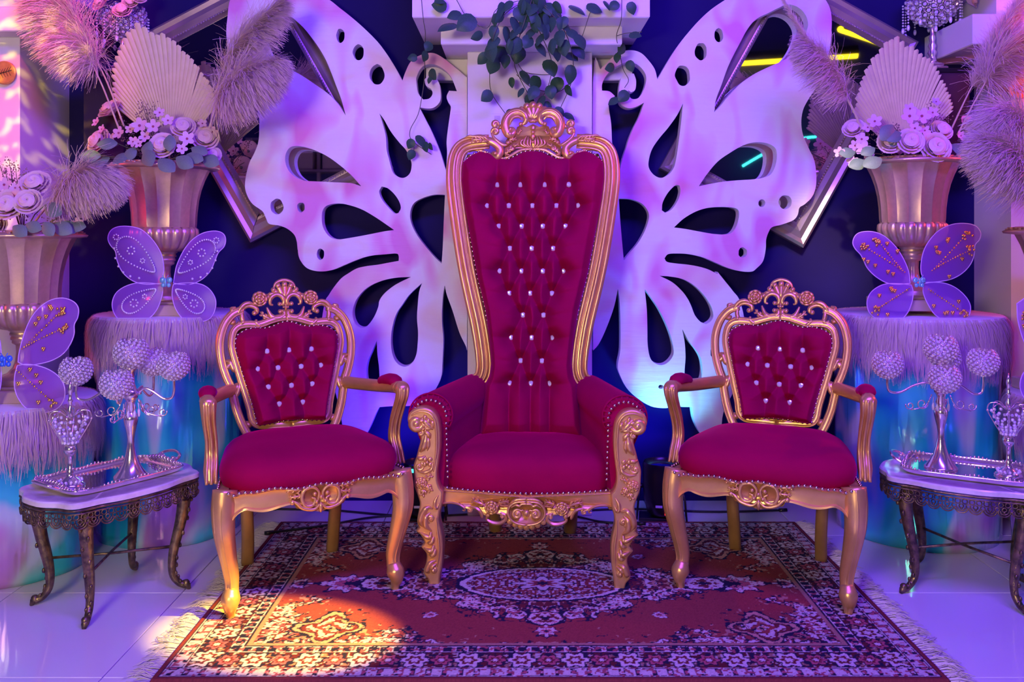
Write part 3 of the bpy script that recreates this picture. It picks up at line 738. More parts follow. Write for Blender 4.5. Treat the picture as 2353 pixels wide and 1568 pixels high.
# ================================================================== THRONE
TH = thing('throne', 'tall gilded throne with crimson tufted back, crystal buttons and rolled arms', 'throne', (.053, 3.28, .012), math.radians(-3.3))
by = lambda z: .125+max(0, z-.45)*.155           # leaning plane of the back (local y)
def fb_(u, w, h): return (u, by(w)-h, w)
tz = lambda py, d: 1.2-(py-545)/F*d
# outline of the back (half widths from the photograph's proportions)
def TB(lst): return [(x/F*d, tz(py, d)) for x, py, d in lst]
outer = TB([(60, 342, 3.58), (100, 326, 3.58), (149, 322, 3.58), (176, 334, 3.58), (190, 360, 3.57), (194, 400, 3.56), (190, 450, 3.55), (180, 520, 3.54), (168, 590, 3.53), (155, 650, 3.51), (140, 720, 3.49), (128, 790, 3.47), (122, 840, 3.46), (130, 872, 3.45), (150, 884, 3.44)])
inner = TB([(124, 353, 3.58), (150, 360, 3.58), (162, 385, 3.57), (164, 420, 3.56), (158, 470, 3.55), (141, 560, 3.53), (126, 640, 3.51), (106, 720, 3.49), (96, 790, 3.47), (92, 840, 3.46), (96, 868, 3.45), (110, 895, 3.44)])
mid = TB([(80, 340, 3.58), (100, 334, 3.58), (138, 337, 3.58), (162, 347, 3.58), (175, 370, 3.57), (179, 410, 3.56), (175, 460, 3.55), (160, 560, 3.53), (147, 630, 3.52), (134, 690, 3.50), (121, 745, 3.49), (112, 800, 3.47), (108, 845, 3.46), (114, 872, 3.45), (132, 886, 3.44)])
wid = .031
rail = Relief(fb_)
rail.stroke(mid[1:], .034, .026, (.7, .55), 10, base=.004)
def offs(P, o):
    Q = crom(P, 4); d = np.gradient(Q, axis=0); d /= np.linalg.norm(d, axis=1)[:, None]
    return [tuple(p) for p in (Q+np.stack([-d[:, 1], d[:, 0]], 1)*o)[::2]]
for o_, w_, b_ in ((.025, .011, .019), (-.024, .008, .021), (.004, .011, .025), (-.012, .004, .026)):
    rail.stroke(offs(mid[1:], o_), w_, w_*1.1, (.6, .4), 8, 2, base=b_)
obj('back_frame', rail.mb, M['gold'], TH)
bk = Relief(lambda u, w, h: (u, by(w)+.020-h, w))     # wooden back panel
hw = [(x, z) for x, z in inner[1:]]
zs = [z for x, z in hw][::-1]; xs = [x for x, z in hw][::-1]
half = interp(zs, xs)
bk.fill([(x, z) for x, z in hw]+[(half(.36), .36), (-half(.36), .36)]+[(-x, z) for x, z in hw[::-1]], .02)
obj('back_panel', bk.mb, M['goldshade'], TH, False)
Bpx = {432: (1142, 1195, 1251, 1306), 480: (1118, 1169, 1223, 1278, 1328), 527: (1146, 1199, 1247, 1299), 578: (1172, 1222, 1271), 630: (1148, 1199, 1248, 1296), 681: (1171, 1219, 1269), 731: (1199, 1246), 783: (1171, 1219, 1267), 836: (1194, 1243), 888: (1169, 1218, 1261)}
buttons = []
for py, xs_ in Bpx.items():
    d = 3.42+(888-py)/456*.13
    c = 1223 if py < 700 else 1219
    for x in xs_: buttons.append(((x-c)/F*d, tz(py, d)))
def th_half(z): return half(max(z, .62)) if z > .62 else half(.62)+(.62-z)*.10
topx = [0, .10, .16, .24, .36, .52, .66, .80, .92, 1.0]; topz = [tz(py, 3.57) for py in (354, 355, 357, 364, 373, 368, 358, 354, 362, 378)]
ttop = lambda u: float(np.interp(abs(u), topx, topz))
cush, edge, hb = tufted(None, th_half, ttop, lambda u: .395, buttons, .066, lambda x, z, h: (x, by(z)-.006-h, z), 120, 220)
obj('back_cushion', cush, M['velvet'], TH)
for (bx, bz), h in zip(buttons, hb):
    o = bpy.data.objects.new('button', gem_me); COL.objects.link(o); o.parent = TH
    o.location = (bx, by(bz)-.006-h-.003, bz); o.rotation_euler = (PI/2, 0, 0); o.scale = (.0115, .0115, .011)
nb_ = MB()
for p in along([e for e in edge if e[1] > .60], .0185):
    nb_.ball((p[0], by(p[1])-.016, p[1]), (.0062, .005, .0062), 8, 5)
obj('nailhead_trim', nb_, M['nail'], TH, kind='stuff')
# crest carving  (units: crop pixels -> metres)
k = .2034e-3
def tcr(*pts): return [((x-1160)*k, 1.7583-y*k) for x, y in pts]
plate_half = tcr((1160, 540), (1290, 600), (1400, 560), (1480, 600), (1520, 760), (1650, 800), (1700, 880), (1720, 1010), (1760, 1130), (1700, 1200), (1600, 1120), (1480, 1040), (1160, 1040))
cr = Relief(lambda u, w, h: (u, by(w)-.012-h, w), 1.35)
cr.fill(plate_half[:-1]+[plate_half[-1]]+[(-x, z) for x, z in plate_half[::-1][1:-1]], .022)
cr.stroke(tcr((1390, 545), (1330, 520), (1295, 440), (1335, 345), (1440, 300), (1570, 320), (1670, 410), (1715, 530), (1700, 650), (1650, 740), (1580, 750), (1545, 690), (1575, 640), (1620, 650)), 70*k, 60*k, (.35, .3), 8, base=.006)
cr.stroke(tcr((1370, 470), (1440, 400), (1540, 410), (1600, 480), (1620, 560)), 26*k, 40*k, (.4, .4), base=.012)
cr.stroke(tcr((1300, 440), (1335, 330), (1440, 270), (1580, 290), (1690, 390), (1740, 530), (1725, 650)), 16*k, 30*k, (.4, .4), base=.020)
cr.ball(*tcr((1400, 545))[0], 45*k, .010); cr.ball(*tcr((1610, 650))[0], 48*k, .012)
cr.scroll(*tcr((1910, 545))[0], 70*k, 200, -1.2, 36*k, base=.004)
cr.scroll(*tcr((1915, 690))[0], 75*k, -60, 1.3, 36*k, base=.006)
cr.stroke(tcr((1985, 720), (1930, 830), (1830, 920), (1730, 975), (1640, 950)), 30*k, 36*k, (.6, .4), base=.008); cr.ball(*tcr((1650, 925))[0], 42*k, .014)
cr.stroke(tcr((1740, 530), (1800, 590), (1850, 640)), 34*k, 30*k)
cr.stroke(tcr((2340, 790), (2200, 800), (2080, 860), (1940, 920), (1830, 1020), (1815, 1130), (1880, 1200), (1945, 1150), (1900, 1110)), 62*k, 50*k, (.4, .35), 8, base=.006)
cr.ball(*tcr((1905, 1140))[0], 45*k, .016)
for j in range(5): cr.stroke(tcr((2040+j*70, 900-j*10), (2110+j*70, 820-j*8), (2230+j*75, 780+j*12)), 20*k, 26*k, (.3, .2), base=.020)
cr.leaf(*tcr((2150, 880), (2420, 900)), 55*k, .008, .1, 3, .018)
cr.leaf(*tcr((1700, 1190), (1540, 1020)), 48*k, .007, -.1, 3, .008); cr.scroll(*tcr((1570, 1040))[0], 50*k, 90, -1.1, 22*k, base=.012)
cr.leaf(*tcr((1480, 760), (1390, 640)), 36*k, .007, .1, 2, .006); cr.leaf(*tcr((1640, 900), (1470, 860)), 45*k, .007, -.15, 3, .006); cr.leaf(*tcr((1560, 990), (1430, 940)), 36*k, .006, .1, 2, .006)
cr.stroke(tcr((1160, 560), (1160, 610), (1160, 650)), 45*k, 36*k, (.4, 1), mir=False); cr.ball(*tcr((1160, 715))[0], 42*k, .010, False)
cr.stroke(tcr((1160, 440), (1160, 520)), 75*k, 40*k, (.8, .7), mir=False, base=.006); cr.ball(*tcr((1195, 490))[0], 30*k, .014)
lot = Relief(cr.f)
for j, (dx, top_) in enumerate(((40, 830), (90, 800), (150, 790), (200, 860))):
    lot.stroke(tcr((1160+dx*.4, 1030), (1160+dx*1.15, 960), (1160+dx*1.1, 880), (1160+dx*.55+40, top_)), 24*k, 34*k, (.5, .25), base=.010-.0015*j)
lot.stroke(tcr((1160, 870), (1160, 790), (1160, 745)), 48*k, 34*k, (.4, .2), mir=False, base=.006); lot.ball(*tcr((1160, 915))[0], 28*k, .016, False)
sh = Relief(cr.f)
sh.shell(*tcr((1160, 440))[0], [(*tcr((1160, 150))[0], 76*k), (*tcr((1035, 170))[0], 70*k), (*tcr((1285, 170))[0], 70*k), (*tcr((930, 235))[0], 60*k), (*tcr((1390, 235))[0], 60*k)], 40*k)
cr.rail(tcr((1160, 1050), (1300, 1055), (1430, 1085), (1560, 1160), (1700, 1230), (1850, 1240), (2000, 1170), (2150, 1090), (2330, 1055), (2450, 1080)), 26*k, .010, base=-.002)
co = obj('crest_carving', cr.mb, M['gold'], TH); obj('shell', sh.mb, M['gold'], co); obj('lotus', lot.mb, M['gold'], co)
# seat
def seat_plan(a):
    c, s_ = math.cos(a), math.sin(a); e = .42
    x = math.copysign(abs(c)**e, c); y = math.copysign(abs(s_)**e, s_)
    hx = .285+.045*(-y+1)/2*.4-.03*(y+1)/2
    yy = .20*y-.055+(-.022*(1-x*x) if y < 0 else 0)
    return x*hx, yy
def dome(plan, prof, n=64):
    mb = MB(); vs = []
    cx = sum(plan(2*PI*k/n)[0] for k in range(n))/n; cy = sum(plan(2*PI*k/n)[1] for k in range(n))/n
    for r, z in prof:
        for k_ in range(n):
            x, y = plan(2*PI*k_/n); vs.append((cx+(x-cx)*r, cy+(y-cy)*r, z))
    m = len(prof); fs = [(i*n+q, i*n+(q+1) % n, (i+1)*n+(q+1) % n, (i+1)*n+q) for i in range(m-1) for q in range(n)]
    fs.append(tuple((m-1)*n+q for q in range(n))); fs.append(tuple(range(n-1, -1, -1)))
    return mb.add(vs, fs)
obj('seat_cushion', dome(seat_plan, [(.96, .300), (.985, .318), (1.0, .345), (1.005, .372), (.985, .398), (.93, .418), (.82, .434), (.6, .447), (.35, .453), (.1, .455)]), M['velvet'], TH)
# rolled arms
def arm(sg):
    mb = MB(); N = 26; vs = []; m = 0
    for i in range(N+1):
        t = i/N; y = .17-t*.405; cx = sg*(.222+.114*t); cz = .585-.018*t; r = .066+.010*t
        if i == N: r *= .90; y -= .012
        if i == 0: r *= .9
        ring = []
        for j in range(20):                     # the roll, open at the inner bottom
            a = math.radians(-35+j*(255/19)); ring.append((cx+sg*-1*r*math.cos(a), cz+r*math.sin(a)))
        inx = ring[0][0]; ring = [(inx+sg*.012, .30), (inx+sg*.004, .40), (inx+sg*.002, .48)]+ring
        ox = ring[-1][0]; ring += [(cx+sg*.030, .47), (cx+sg*.028, .38), (cx+sg*.026, .30)]
        m = len(ring); vs += [(x, y, z) for x, z in ring]
    fs = [(i*m+q, i*m+(q+1) % m, (i+1)*m+(q+1) % m, (i+1)*m+q) for i in range(N) for q in range(m)]
    fs += [tuple(range(m-1, -1, -1)), tuple(N*m+q for q in range(m))]
    if sg < 0: fs = [tuple(reversed(q)) for q in fs]
    mb.add(vs, fs); return mb
for sg in (-1, 1): 
    ao = obj('arm_cushion', arm(sg), M['velvet'], TH, auto=50)
    pl = MB()                                   # piped gathers on the front face of the roll
    cx, cz = sg*.336, .567
    for j in range(16):
        a = math.radians(-30+j*(240/15)); q = MB()
        pl.tube([(cx-sg*.050*math.cos(a), -.249, cz+.050*math.sin(a)), (cx-sg*.074*math.cos(a), -.243, cz+.074*math.sin(a))], [.002, .0045], 6)
    pl.tube([(cx-sg*.076*math.cos(a), -.236, cz+.076*math.sin(a)) for a in np.linspace(math.radians(-40), math.radians(215), 30)], .0035, 6)
    obj('gathers', pl, M['velvet'], ao)
    nh = MB()
    for p in along([(cx-sg*.058*math.cos(a), cz+.058*math.sin(a)) for a in np.linspace(math.radians(-5), math.radians(180), 30)], .0165): nh.ball((p[0], -.262, p[1]), .0055, 8, 5)
    for z in np.arange(.36, .55, .0185): nh.ball((sg*(.273+.006*(z-.36)/.2), -.262, z), .0055, 8, 5)
    obj('nailhead_trim', nh, M['nail'], ao, kind='stuff')
# front posts with legs
kp = 1/(3.5625*667)
def tp(*pts): return [((279*3.5625-x)*kp, .6378-y*.4208e-3) for x, y in pts]    # drawn for the +x side (mirrored from the traced one)
post = tp((40, 170), (55, 130), (100, 100), (160, 92), (220, 115), (260, 170), (275, 240), (280, 330), (275, 430), (265, 520), (255, 600), (258, 680), (280, 740), (300, 770), (295, 830), (290, 880), (275, 930), (268, 1000), (285, 1080), (300, 1180), (298, 1280), (290, 1370), (278, 1440), (272, 1512), (215, 1512), (205, 1470), (170, 1420), (190, 1350), (195, 1270), (155, 1215), (182, 1180), (150, 1120), (113, 1085), (135, 1060), (118, 1010), (130, 930), (140, 860), (120, 790), (95, 720), (90, 640), (88, 560), (110, 490), (125, 430), (145, 350), (140, 300), (110, 260), (70, 235), (45, 205))
for sg in (-1, 1):
    pe = bpy.data.objects.new('front_post', None); 
    po = plate('front_post', [(sg*x, z) for x, z in post], [], [M['gold']], TH, .026, -.262, .006, 4)
    po.data.polygons.foreach_set('use_smooth', [True]*len(po.data.polygons)); po.data.set_sharp_from_angle(angle=math.radians(50))
    bpy.data.objects.remove(pe)
    R = Relief(lambda u, w, h: (sg*u, -.032-h, w), 1.35)
    K = dict(mir=False)
    R.scroll(*tp((100, 205))[0], 62*kp, 130, 1.3, 15*kp*1.6, base=0, **K); R.ball(*tp((100, 210))[0], 36*kp, 0, False)
    R.stroke(tp((60, 140), (120, 112), (200, 120), (250, 180), (262, 260), (266, 340), (262, 440), (250, 530), (240, 600)), 9*kp, .007, (.5, .4), **K)
    R.leaf(*tp((240, 250), (150, 150)), 45*kp, .010, -.1, 3, **K); R.leaf(*tp((200, 220), (170, 270)), 26*kp, .009, .2, 2, **K)
    R.scroll(*tp((135, 285))[0], 26*kp, 60, 1.0, 11*kp, **K)
    R.stroke(tp((150, 270), (195, 290), (215, 330)), 16*kp, .008, **K)
    R.stroke(tp((180, 290), (175, 350), (160, 400), (130, 440)), 20*kp, .011, (.4, .3), **K); R.stroke(tp((190, 310), (200, 370), (190, 430)), 12*kp, .008, **K)
    R.stroke(tp((100, 480), (140, 492), (175, 470)), 15*kp, .010, **K)
    for a in range(4): R.ball(*tp((190+30*math.cos(a*PI/2+.8), 520+30*math.sin(a*PI/2+.8)))[0], 20*kp, .002, False, .6)
    R.ball(*tp((190, 520))[0], 13*kp, .008, False)
    R.scroll(*tp((125, 560))[0], 36*kp, 100, 1.2, 11*kp, **K); R.stroke(tp((110, 600), (170, 605), (225, 575), (235, 520)), 12*kp, .008, **K)
    R.rose(*tp((140, 690))[0], 52*kp, .004, False); R.leaf(*tp((170, 660), (225, 620)), 24*kp, .008, .1, 2, **K); R.leaf(*tp((190, 700), (225, 760)), 26*kp, .008, .1, 3, **K); R.leaf(*tp((170, 745), (150, 800)), 26*kp, .008, .1, 2, **K)
    R.stroke(tp((280, 790), (255, 830), (250, 880), (270, 890), (285, 850)), 12*kp, .009, **K)
    R.scroll(*tp((215, 985))[0], 34*kp, -80, 1.1, 12*kp, **K); R.stroke(tp((235, 900), (190, 890), (150, 940), (135, 1010), (160, 1050)), 18*kp, .012, **K)
    R.stroke(tp((215, 930), (180, 970), (180, 1040), (225, 1080)), 17*kp, .012, **K)
    for (a, b) in (((205, 1130), (120, 1088)), ((225, 1170), (185, 1180)), ((225, 1240), (160, 1216)), ((240, 1270), (200, 1275))): R.stroke(tp((a[0]+15, a[1]-45), a, b), 15*kp, .012, (.5, .15), **K)
    R.stroke(tp((262, 960), (272, 1080), (285, 1180), (284, 1280), (272, 1370)), 8*kp, .007, **K)
    R.stroke(tp((260, 1320), (215, 1340), (190, 1400), (210, 1420)), 17*kp, .012, **K); R.stroke(tp((270, 1340), (230, 1370), (220, 1400)), 13*kp, .011, **K); R.scroll(*tp((240, 1400))[0], 26*kp, 30, 1.1, 10*kp, **K); R.ball(*tp((240, 1400))[0], 19*kp, .004, False)
    obj('post_carving', R.mb, M['gold'], po)
# apron with cartouche
ka = .2549e-3
def ta(*pts): return [((x-1090)*ka, .338-y*ka) for x, y in pts]
fyf = lambda u: -.250-.030*(1-min(1, abs(u)/.30)**2)
ap = Relief(lambda u, w, h: (u, fyf(u)-h, w))
ah = ta((1090, 128), (1400, 112), (1800, 95), (2280, 90), (2300, 290), (2120, 268), (2000, 285), (1930, 330), (1880, 340), (1760, 330), (1640, 420), (1560, 370), (1400, 400), (1330, 380), (1330, 440), (1250, 510), (1090, 545))
full = ah+[(-x, z) for x, z in ah[::-1]]
ap.fill([p for i, p in enumerate(full) if not (i > 0 and abs(p[0]-full[i-1][0]) < 1e-6 and abs(p[1]-full[i-1][1]) < 1e-6)], .030, .002)
ap.stroke(ta((1090, 150), (1400, 130), (1800, 115), (2260, 110)), 10*ka, .005, (1, 1), base=.002)
ap.stroke(ta((2320, 380), (2290, 320), (2220, 280), (2120, 262), (2010, 275), (1930, 320), (1930, 355), (1960, 355)), 17*ka, .008, (.6, .5), base=.004)
ap.scroll(*ta((1860, 345))[0], 40*ka, 60, 1.1, 16*ka, base=.004)
ap.stroke(ta((1860, 300), (1780, 310), (1720, 350), (1690, 420), (1700, 435)), 24*ka, .010, (.4, .5), base=.004)
ap.leaf(*ta((1650, 270), (1850, 215)), 48*ka, .009, .05, 3, .004); ap.leaf(*ta((1480, 250), (1320, 200)), 40*ka, .008, -.05, 3, .004); ap.leaf(*ta((1460, 260), (1300, 260)), 30*ka, .007, .05, 2, .003)
ap.stroke(ta((1440, 360), (1380, 390), (1370, 450), (1440, 500), (1540, 500), (1620, 460), (1610, 400)), 26*ka, .010, (.4, .4), base=.003); ap.ball(*ta((1610, 400))[0], 34*ka, .006); ap.scroll(*ta((1410, 410))[0], 34*ka, 200, -1.1, 14*ka, base=.006)
cart = Relief(ap.f)
cart.stroke(ta((1090, 195), (1250, 215), (1330, 300), (1325, 400), (1240, 480), (1090, 510)), 17*ka, .010, (1, 1), base=.010)
cart.stroke(ta((1090, 165), (1220, 175), (1310, 225)), 20*ka, .009, (1, .4), base=.008)
cart.stroke(ta((1090, 220), (1150, 225), (1180, 250), (1230, 240), (1290, 275)), 18*ka, .010, (1, .4), base=.014)
cart.scroll(*ta((1212, 365))[0], 66*ka, 140, -1.5, 24*ka, base=.012, tail=ta((1120, 340), (1140, 310)))
cart.ball(*ta((1090, 345))[0], 48*ka, .014, False)
cart.fill(ta((1090, 200), (1250, 220), (1320, 300), (1315, 400), (1235, 470), (1090, 500), (945, 470), (865, 400), (860, 300), (930, 220)), .02, .008)
for j in range(4): cart.ball(*ta((1090+75*j, 548-j*j*8))[0], 44*ka, .004, j > 0, .4)
rs = Relief(ap.f); rs.rose(*ta((1560, 290))[0], 105*ka, .012, False); rs2 = Relief(ap.f); rs2.rose(-ta((1560, 290))[0][0], ta((1560, 290))[0][1], 105*ka, .012, False)
apo = obj('apron', ap.mb, M['gold'], TH, auto=40); obj('cartouche', cart.mb, M['gold'], apo); obj('rose', rs.mb, M['gold'], apo); obj('rose', rs2.mb, M['gold'], apo)
nh = MB()
for u in np.arange(-.275, .276, .0182): nh.ball((u, fyf(u)-.004, .322-.008*(1-(u/.28)**2)), .0058, 8, 5)
obj('nailhead_trim', nh, M['nail'], TH, kind='stuff')
for sg in (-1, 1):                                # side rails and rear legs
    sr = MB(); sr.tube([(sg*.30, -.24, .285), (sg*.27, 0, .285), (sg*.20, .20, .285)], [(.018, .034)]*3, 4, prof=[(-1, -1), (1, -1), (1, 1), (-1, 1)], nrm=(0, 0, 1)); obj('side_rail', sr, M['goldshade'], TH, False)
    lg_ = MB(); lg_.tube(crom([(sg*.175, .20, .44), (sg*.172, .215, .30), (sg*.165, .21, .18), (sg*.155, .235, .08), (sg*.15, .275, .0)], 5), [(.030, .026)]*21, 8); obj('rear_leg', lg_, M['goldshade'], TH)
    # scroll where the back frame lands on the arm
    r_ = Relief(lambda u, w, h: (u, by(.62)-.006-h, w)); r_.scroll(sg*.245, .595, .034, 90 if sg > 0 else 90, -1.1*sg, .016, .018, mir=False, base=.006); r_.stroke([(sg*.205, .64), (sg*.225, .632), (sg*.245, .628)], .018, .018, (.6, .6), mir=False); obj('back_scroll', r_.mb, M['gold'], TH)

# ================================================================== SIDE ARMCHAIRS
def armchair(label, loc, rz):
    A = thing('armchair', label, 'armchair', loc, rz)
    yb = lambda z: .205+(z-.42)*.28
    fB = lambda u, w, h: (u, yb(w)-h, w)
    # back upholstery
    ZH = [.50, .517, .564, .624, .67, .725, .77, .80, .83, .845]; XH = [.122, .125, .135, .150, .163, .177, .188, .190, .182, .170]
    half = interp(ZH, XH)
    tU = [0, .15, .3, .48, .7, .88, 1.0]; tZ = [.868, .863, .852, .846, .849, .843, .822]
    top = lambda u: float(np.interp(abs(u), tU, tZ)); bot = lambda u: .508+.004*math.cos(u*PI)
    cB = lambda pts: [((x-(605+(y-290)*.064))*.525e-3, .92-(y-290)*.501e-3) for x, y in pts]
    btn = []
    for y, xs_ in ((605, (478, 632, 790)), (728, (415, 556, 718, 862)), (860, (492, 652, 800)), (985, (570, 734))): btn += cB([(x, y) for x in xs_])
    cu, edge, hb = tufted(None, half, top, bot, btn, .056, lambda x, z, h: (x, yb(z)-.008-h, z), 80, 90, pitch=.10)
    obj('back_cushion', cu, M['velvet'], A)
    for (bx, bz), h in zip(btn, hb):
        o = bpy.data.objects.new('button', gem_me); COL.objects.link(o); o.parent = A; o.location = (bx, yb(bz)-.008-h-.003, bz); o.rotation_euler = (PI/2, 0, 0); o.scale = (.0105, .0105, .010)
    nb = MB()
    for p in along(edge, .0172, True): nb.ball((p[0]*1.0, yb(p[1])-.017, p[1]), (.0056, .0045, .0056), 8, 5)
    obj('nailhead_trim', nb, M['nail'], A, kind='stuff')
    pan = Relief(lambda u, w, h: (u, yb(w)+.014-h, w)); E = [(half(z)+.004, z) for z in np.linspace(.50, .83, 12)]+[(u*.18, top(u)+.004) for u in (.9, .6, .3, 0, -.3, -.6, -.9)]+[(-half(z)-.004, z) for z in np.linspace(.83, .50, 12)]
    pan.fill(E, .016); obj('back_panel', pan.mb, M['goldshade'], A, False)
    fr = Relief(fB)
    inn = [(0, .498), (.06, .500), (.112, .502), (.137, .520), (.146, .564), (.162, .624), (.175, .67), (.189, .725), (.200, .77), (.202, .80), (.194, .838), (.172, .858), (.14, .862), (.10, .860), (.06, .872), (.03, .880), (0, .883)]
    fr.rail(inn, .0145, .017, base=.006)
    out_ = [(.158, .915), (.192, .902), (.220, .872), (.236, .835), (.243, .795), (.242, .755), (.235, .715), (.222, .674), (.208, .640), (.200, .600), (.190, .555), (.172, .505), (.150, .462)]
    fr.rail(out_, .0165, .020, base=.004)
    fr.stroke([(.232, .710), (.215, .716), (.202, .738)], .013, .014, base=.006); fr.stroke([(.228, .735), (.210, .730), (.198, .705), (.186, .690)], .011, .013, base=.010)
    fr.stroke([(.205, .635), (.188, .640), (.172, .655)], .015, .015, base=.006); fr.stroke([(.196, .60), (.184, .63), (.178, .665)], .009, .012, base=.012)
    fr.stroke([(.160, .500), (.145, .515)], .015, .014); fr.stroke([(.200, .88), (.190, .862)], .014, .014)
    obj('back_frame', fr.mb, M['gold'], A)
    # crest
    kc = .1845e-3
    cc = lambda *p: [((x-1022)*kc, .92-(y-650)*kc) for x, y in p]
    cr = Relief(lambda u, w, h: (u, yb(w)-.006-h, w), 1.3)
    cr.stroke(cc((1130, 570), (1080, 590), (1050, 520), (1090, 430), (1180, 385), (1270, 410), (1325, 480), (1330, 570), (1275, 600)), 42*kc, 46*kc, (.45, .35), base=.002)
    cr.ball(*cc((1140, 580))[0], 46*kc, .004); cr.ball(*cc((1140, 730))[0], 46*kc, .004)
    cr.stroke(cc((1130, 740), (1075, 720), (1060, 790), (1130, 850), (1230, 860), (1320, 810), (1370, 720), (1400, 640)), 42*kc, 46*kc, (.45, .35), base=.002)
    cr.stroke(cc((1040, 830), (1130, 900), (1280, 890), (1390, 790)), 34*kc, 36*kc, (.5, .3))
    for a in range(4): cr.ball(*cc((1022+42*math.cos(a*PI/2), 645+42*math.sin(a*PI/2)))[0], 26*kc, .004, False)
    cr.ball(*cc((1022, 645))[0], 36*kc, .010, False); cr.stroke(cc((1022, 480), (1022, 600)), 26*kc, 30*kc, mir=False); cr.stroke(cc((1022, 700), (1022, 880)), 30*kc, 30*kc, mir=False)
    cr.leaf(*cc((1290, 880), (1540, 715)), 62*kc, .007, -.12, 3, .004)
    cr.stroke(cc((1655, 760), (1600, 730), (1610, 660), (1690, 610), (1790, 600), (1870, 660), (1910, 740)), 38*kc, 40*kc, (.6, .4)); cr.ball(*cc((1655, 745))[0], 52*kc, .006)
    cr.stroke(cc((1640, 590), (1730, 545), (1840, 560), (1930, 650), (1975, 750)), 36*kc, 44*kc, (.4, .5), base=.006)
    cr.stroke(cc((1860, 640), (1900, 740), (1900, 840), (1880, 920), (1940, 950), (1975, 900)), 36*kc, 42*kc, (.4, .5), base=.004); cr.ball(*cc((1890, 915))[0], 46*kc, .008)
    cr.stroke(cc((1470, 1000), (1560, 990), (1630, 930), (1620, 870)), 32*kc, 34*kc, (.3, .5), base=.006); cr.stroke(cc((1700, 980), (1760, 940), (1750, 890)), 26*kc, 30*kc, (.5, .5), base=.004); cr.stroke(cc((1350, 960), (1480, 1010), (1700, 1005), (1960, 1010)), 24*kc, 30*kc, (.5, .5))
    cr.stroke(cc((1320, 470), (1380, 420), (1420, 440)), 44*kc, 40*kc); cr.stroke(cc((1200, 350), (1290, 370), (1380, 390)), 34*kc, 36*kc)
    cr.stroke(cc((1960, 760), (2050, 720), (2090, 650), (2010, 620)), 34*kc, 36*kc, (.6, .5))
    co = obj('crest_carving', cr.mb, M['gold'], A)
    shl = Relief(cr.f); shl.shell(*cc((1022, 500))[0], [(*cc((1022, 180))[0], 62*kc), (*cc((890, 205))[0], 58*kc), (*cc((1154, 205))[0], 58*kc), (*cc((790, 290))[0], 52*kc), (*cc((1254, 290))[0], 52*kc)], 40*kc)
    shl.stroke(cc((780, 330), (840, 170), (940, 110), (1022, 95), (1104, 110), (1204, 170), (1264, 330)), 40*kc, 26*kc, (.5, .5), mir=False, base=-.004)
    obj('shell', shl.mb, M['gold'], co)
    for sg in (-1, 1): r_ = Relief(cr.f); p = cc((1540, 465))[0]; r_.rose(sg*p[0], p[1], 175*kc, .006, False); obj('rose', r_.mb, M['gold'], co)
    # seat
    def plan(a):
        c, s_ = math.cos(a), math.sin(a); x = math.copysign(abs(c)**.5, c); y = math.copysign(abs(s_)**.5, s_)
        hx = .312-.085*(y+1)/2; yy = .238*y-.003+(-.032*(1-x*x) if y < 0 else 0)
        return x*hx, yy
    obj('seat_cushion', dome(plan, [(.95, .385), (.985, .398), (1.01, .420), (1.012, .440), (.985, .462), (.93, .478), (.83, .492), (.62, .503), (.35, .508), (.1, .509)]), M['velvet'], A)
    # rails
    def railmesh(P, ztop, zbot, out, nrm_s=1):
        """serpentine rail: P plan points, ztop/zbot per point; out(i) outward plan direction"""
        mb = MB(); prof = [(0, -.022), (0, .004), (.06, .010), (.10, .004), (.16, .002), (.5, .000), (.80, .003), (.86, .010), (.96, .012), (1.0, .004), (1.0, -.022)]
        vs = []; n = len(P)
        for i, (x, y) in enumerate(P):
            ox, oy = out(i)
            for t, d in prof: vs.append((x+ox*d, y+oy*d, ztop[i]+(zbot[i]-ztop[i])*t))
        m = len(prof); fs = [(i*m+q, (i+1)*m+q, (i+1)*m+(q+1) % m, i*m+(q+1) % m) for i in range(n-1) for q in range(m)]
        fs += [tuple(range(m)), tuple(reversed([(n-1)*m+q for q in range(m)]))]
        return mb.add(vs, fs)
    us = np.linspace(-1, 1, 61); front = [(u*.278, -.236-.036*(1-u*u)) for u in us]
    zt = [.398+.004*math.cos(u*PI*4)-.012*math.exp(-((abs(u)-.93)/.06)**2) for u in us]
    zb = [.338-.008*math.cos(u*PI*3.2)-.055*max(0, (abs(u)-.80)/.20)**1.6 for u in us]
    fo = obj('front_rail', railmesh(front, zt, zb, lambda i: (0, -1)), M['gold'], A, auto=40)
    for sg in (-1, 1):
        sp_ = [(sg*(.292-.075*t), -.20+.42*t) for t in np.linspace(0, 1, 13)]
        obj('side_rail', railmesh(sp_, [.398]*13, [.338-.02*abs(2*t-1)**3 for t in np.linspace(0, 1, 13)], lambda i: (sg, 0)), M['goldshade'], A, auto=40)
    obj('rear_rail', MB().bbox((0, .225, .368), (.40, .03, .06), .004), M['goldshade'], A, False)
    # front rail carving
    kr = 1/(3.824*690)
    cf = lambda *p: [((x-1003)*kr, .405-(y-285)*kr*.93) for x, y in p]
    yf = lambda u: -.236-.036*(1-(u/.278)**2)
    r1 = Relief(lambda u, w, h: (u, yf(u)-.008-h, w))
    r1.fill(cf((1003, 300), (1080, 290), (1180, 330), (1240, 420), (1200, 490), (1080, 520), (1003, 545), (926, 520), (806, 490), (766, 420), (826, 330), (926, 290)), .02)
    r1.stroke(cf((1030, 440), (1020, 360), (1070, 310), (1140, 330), (1160, 400), (1130, 470), (1070, 470), (1050, 420), (1080, 400)), 17*kr, 20*kr, (.5, .5), base=.004)
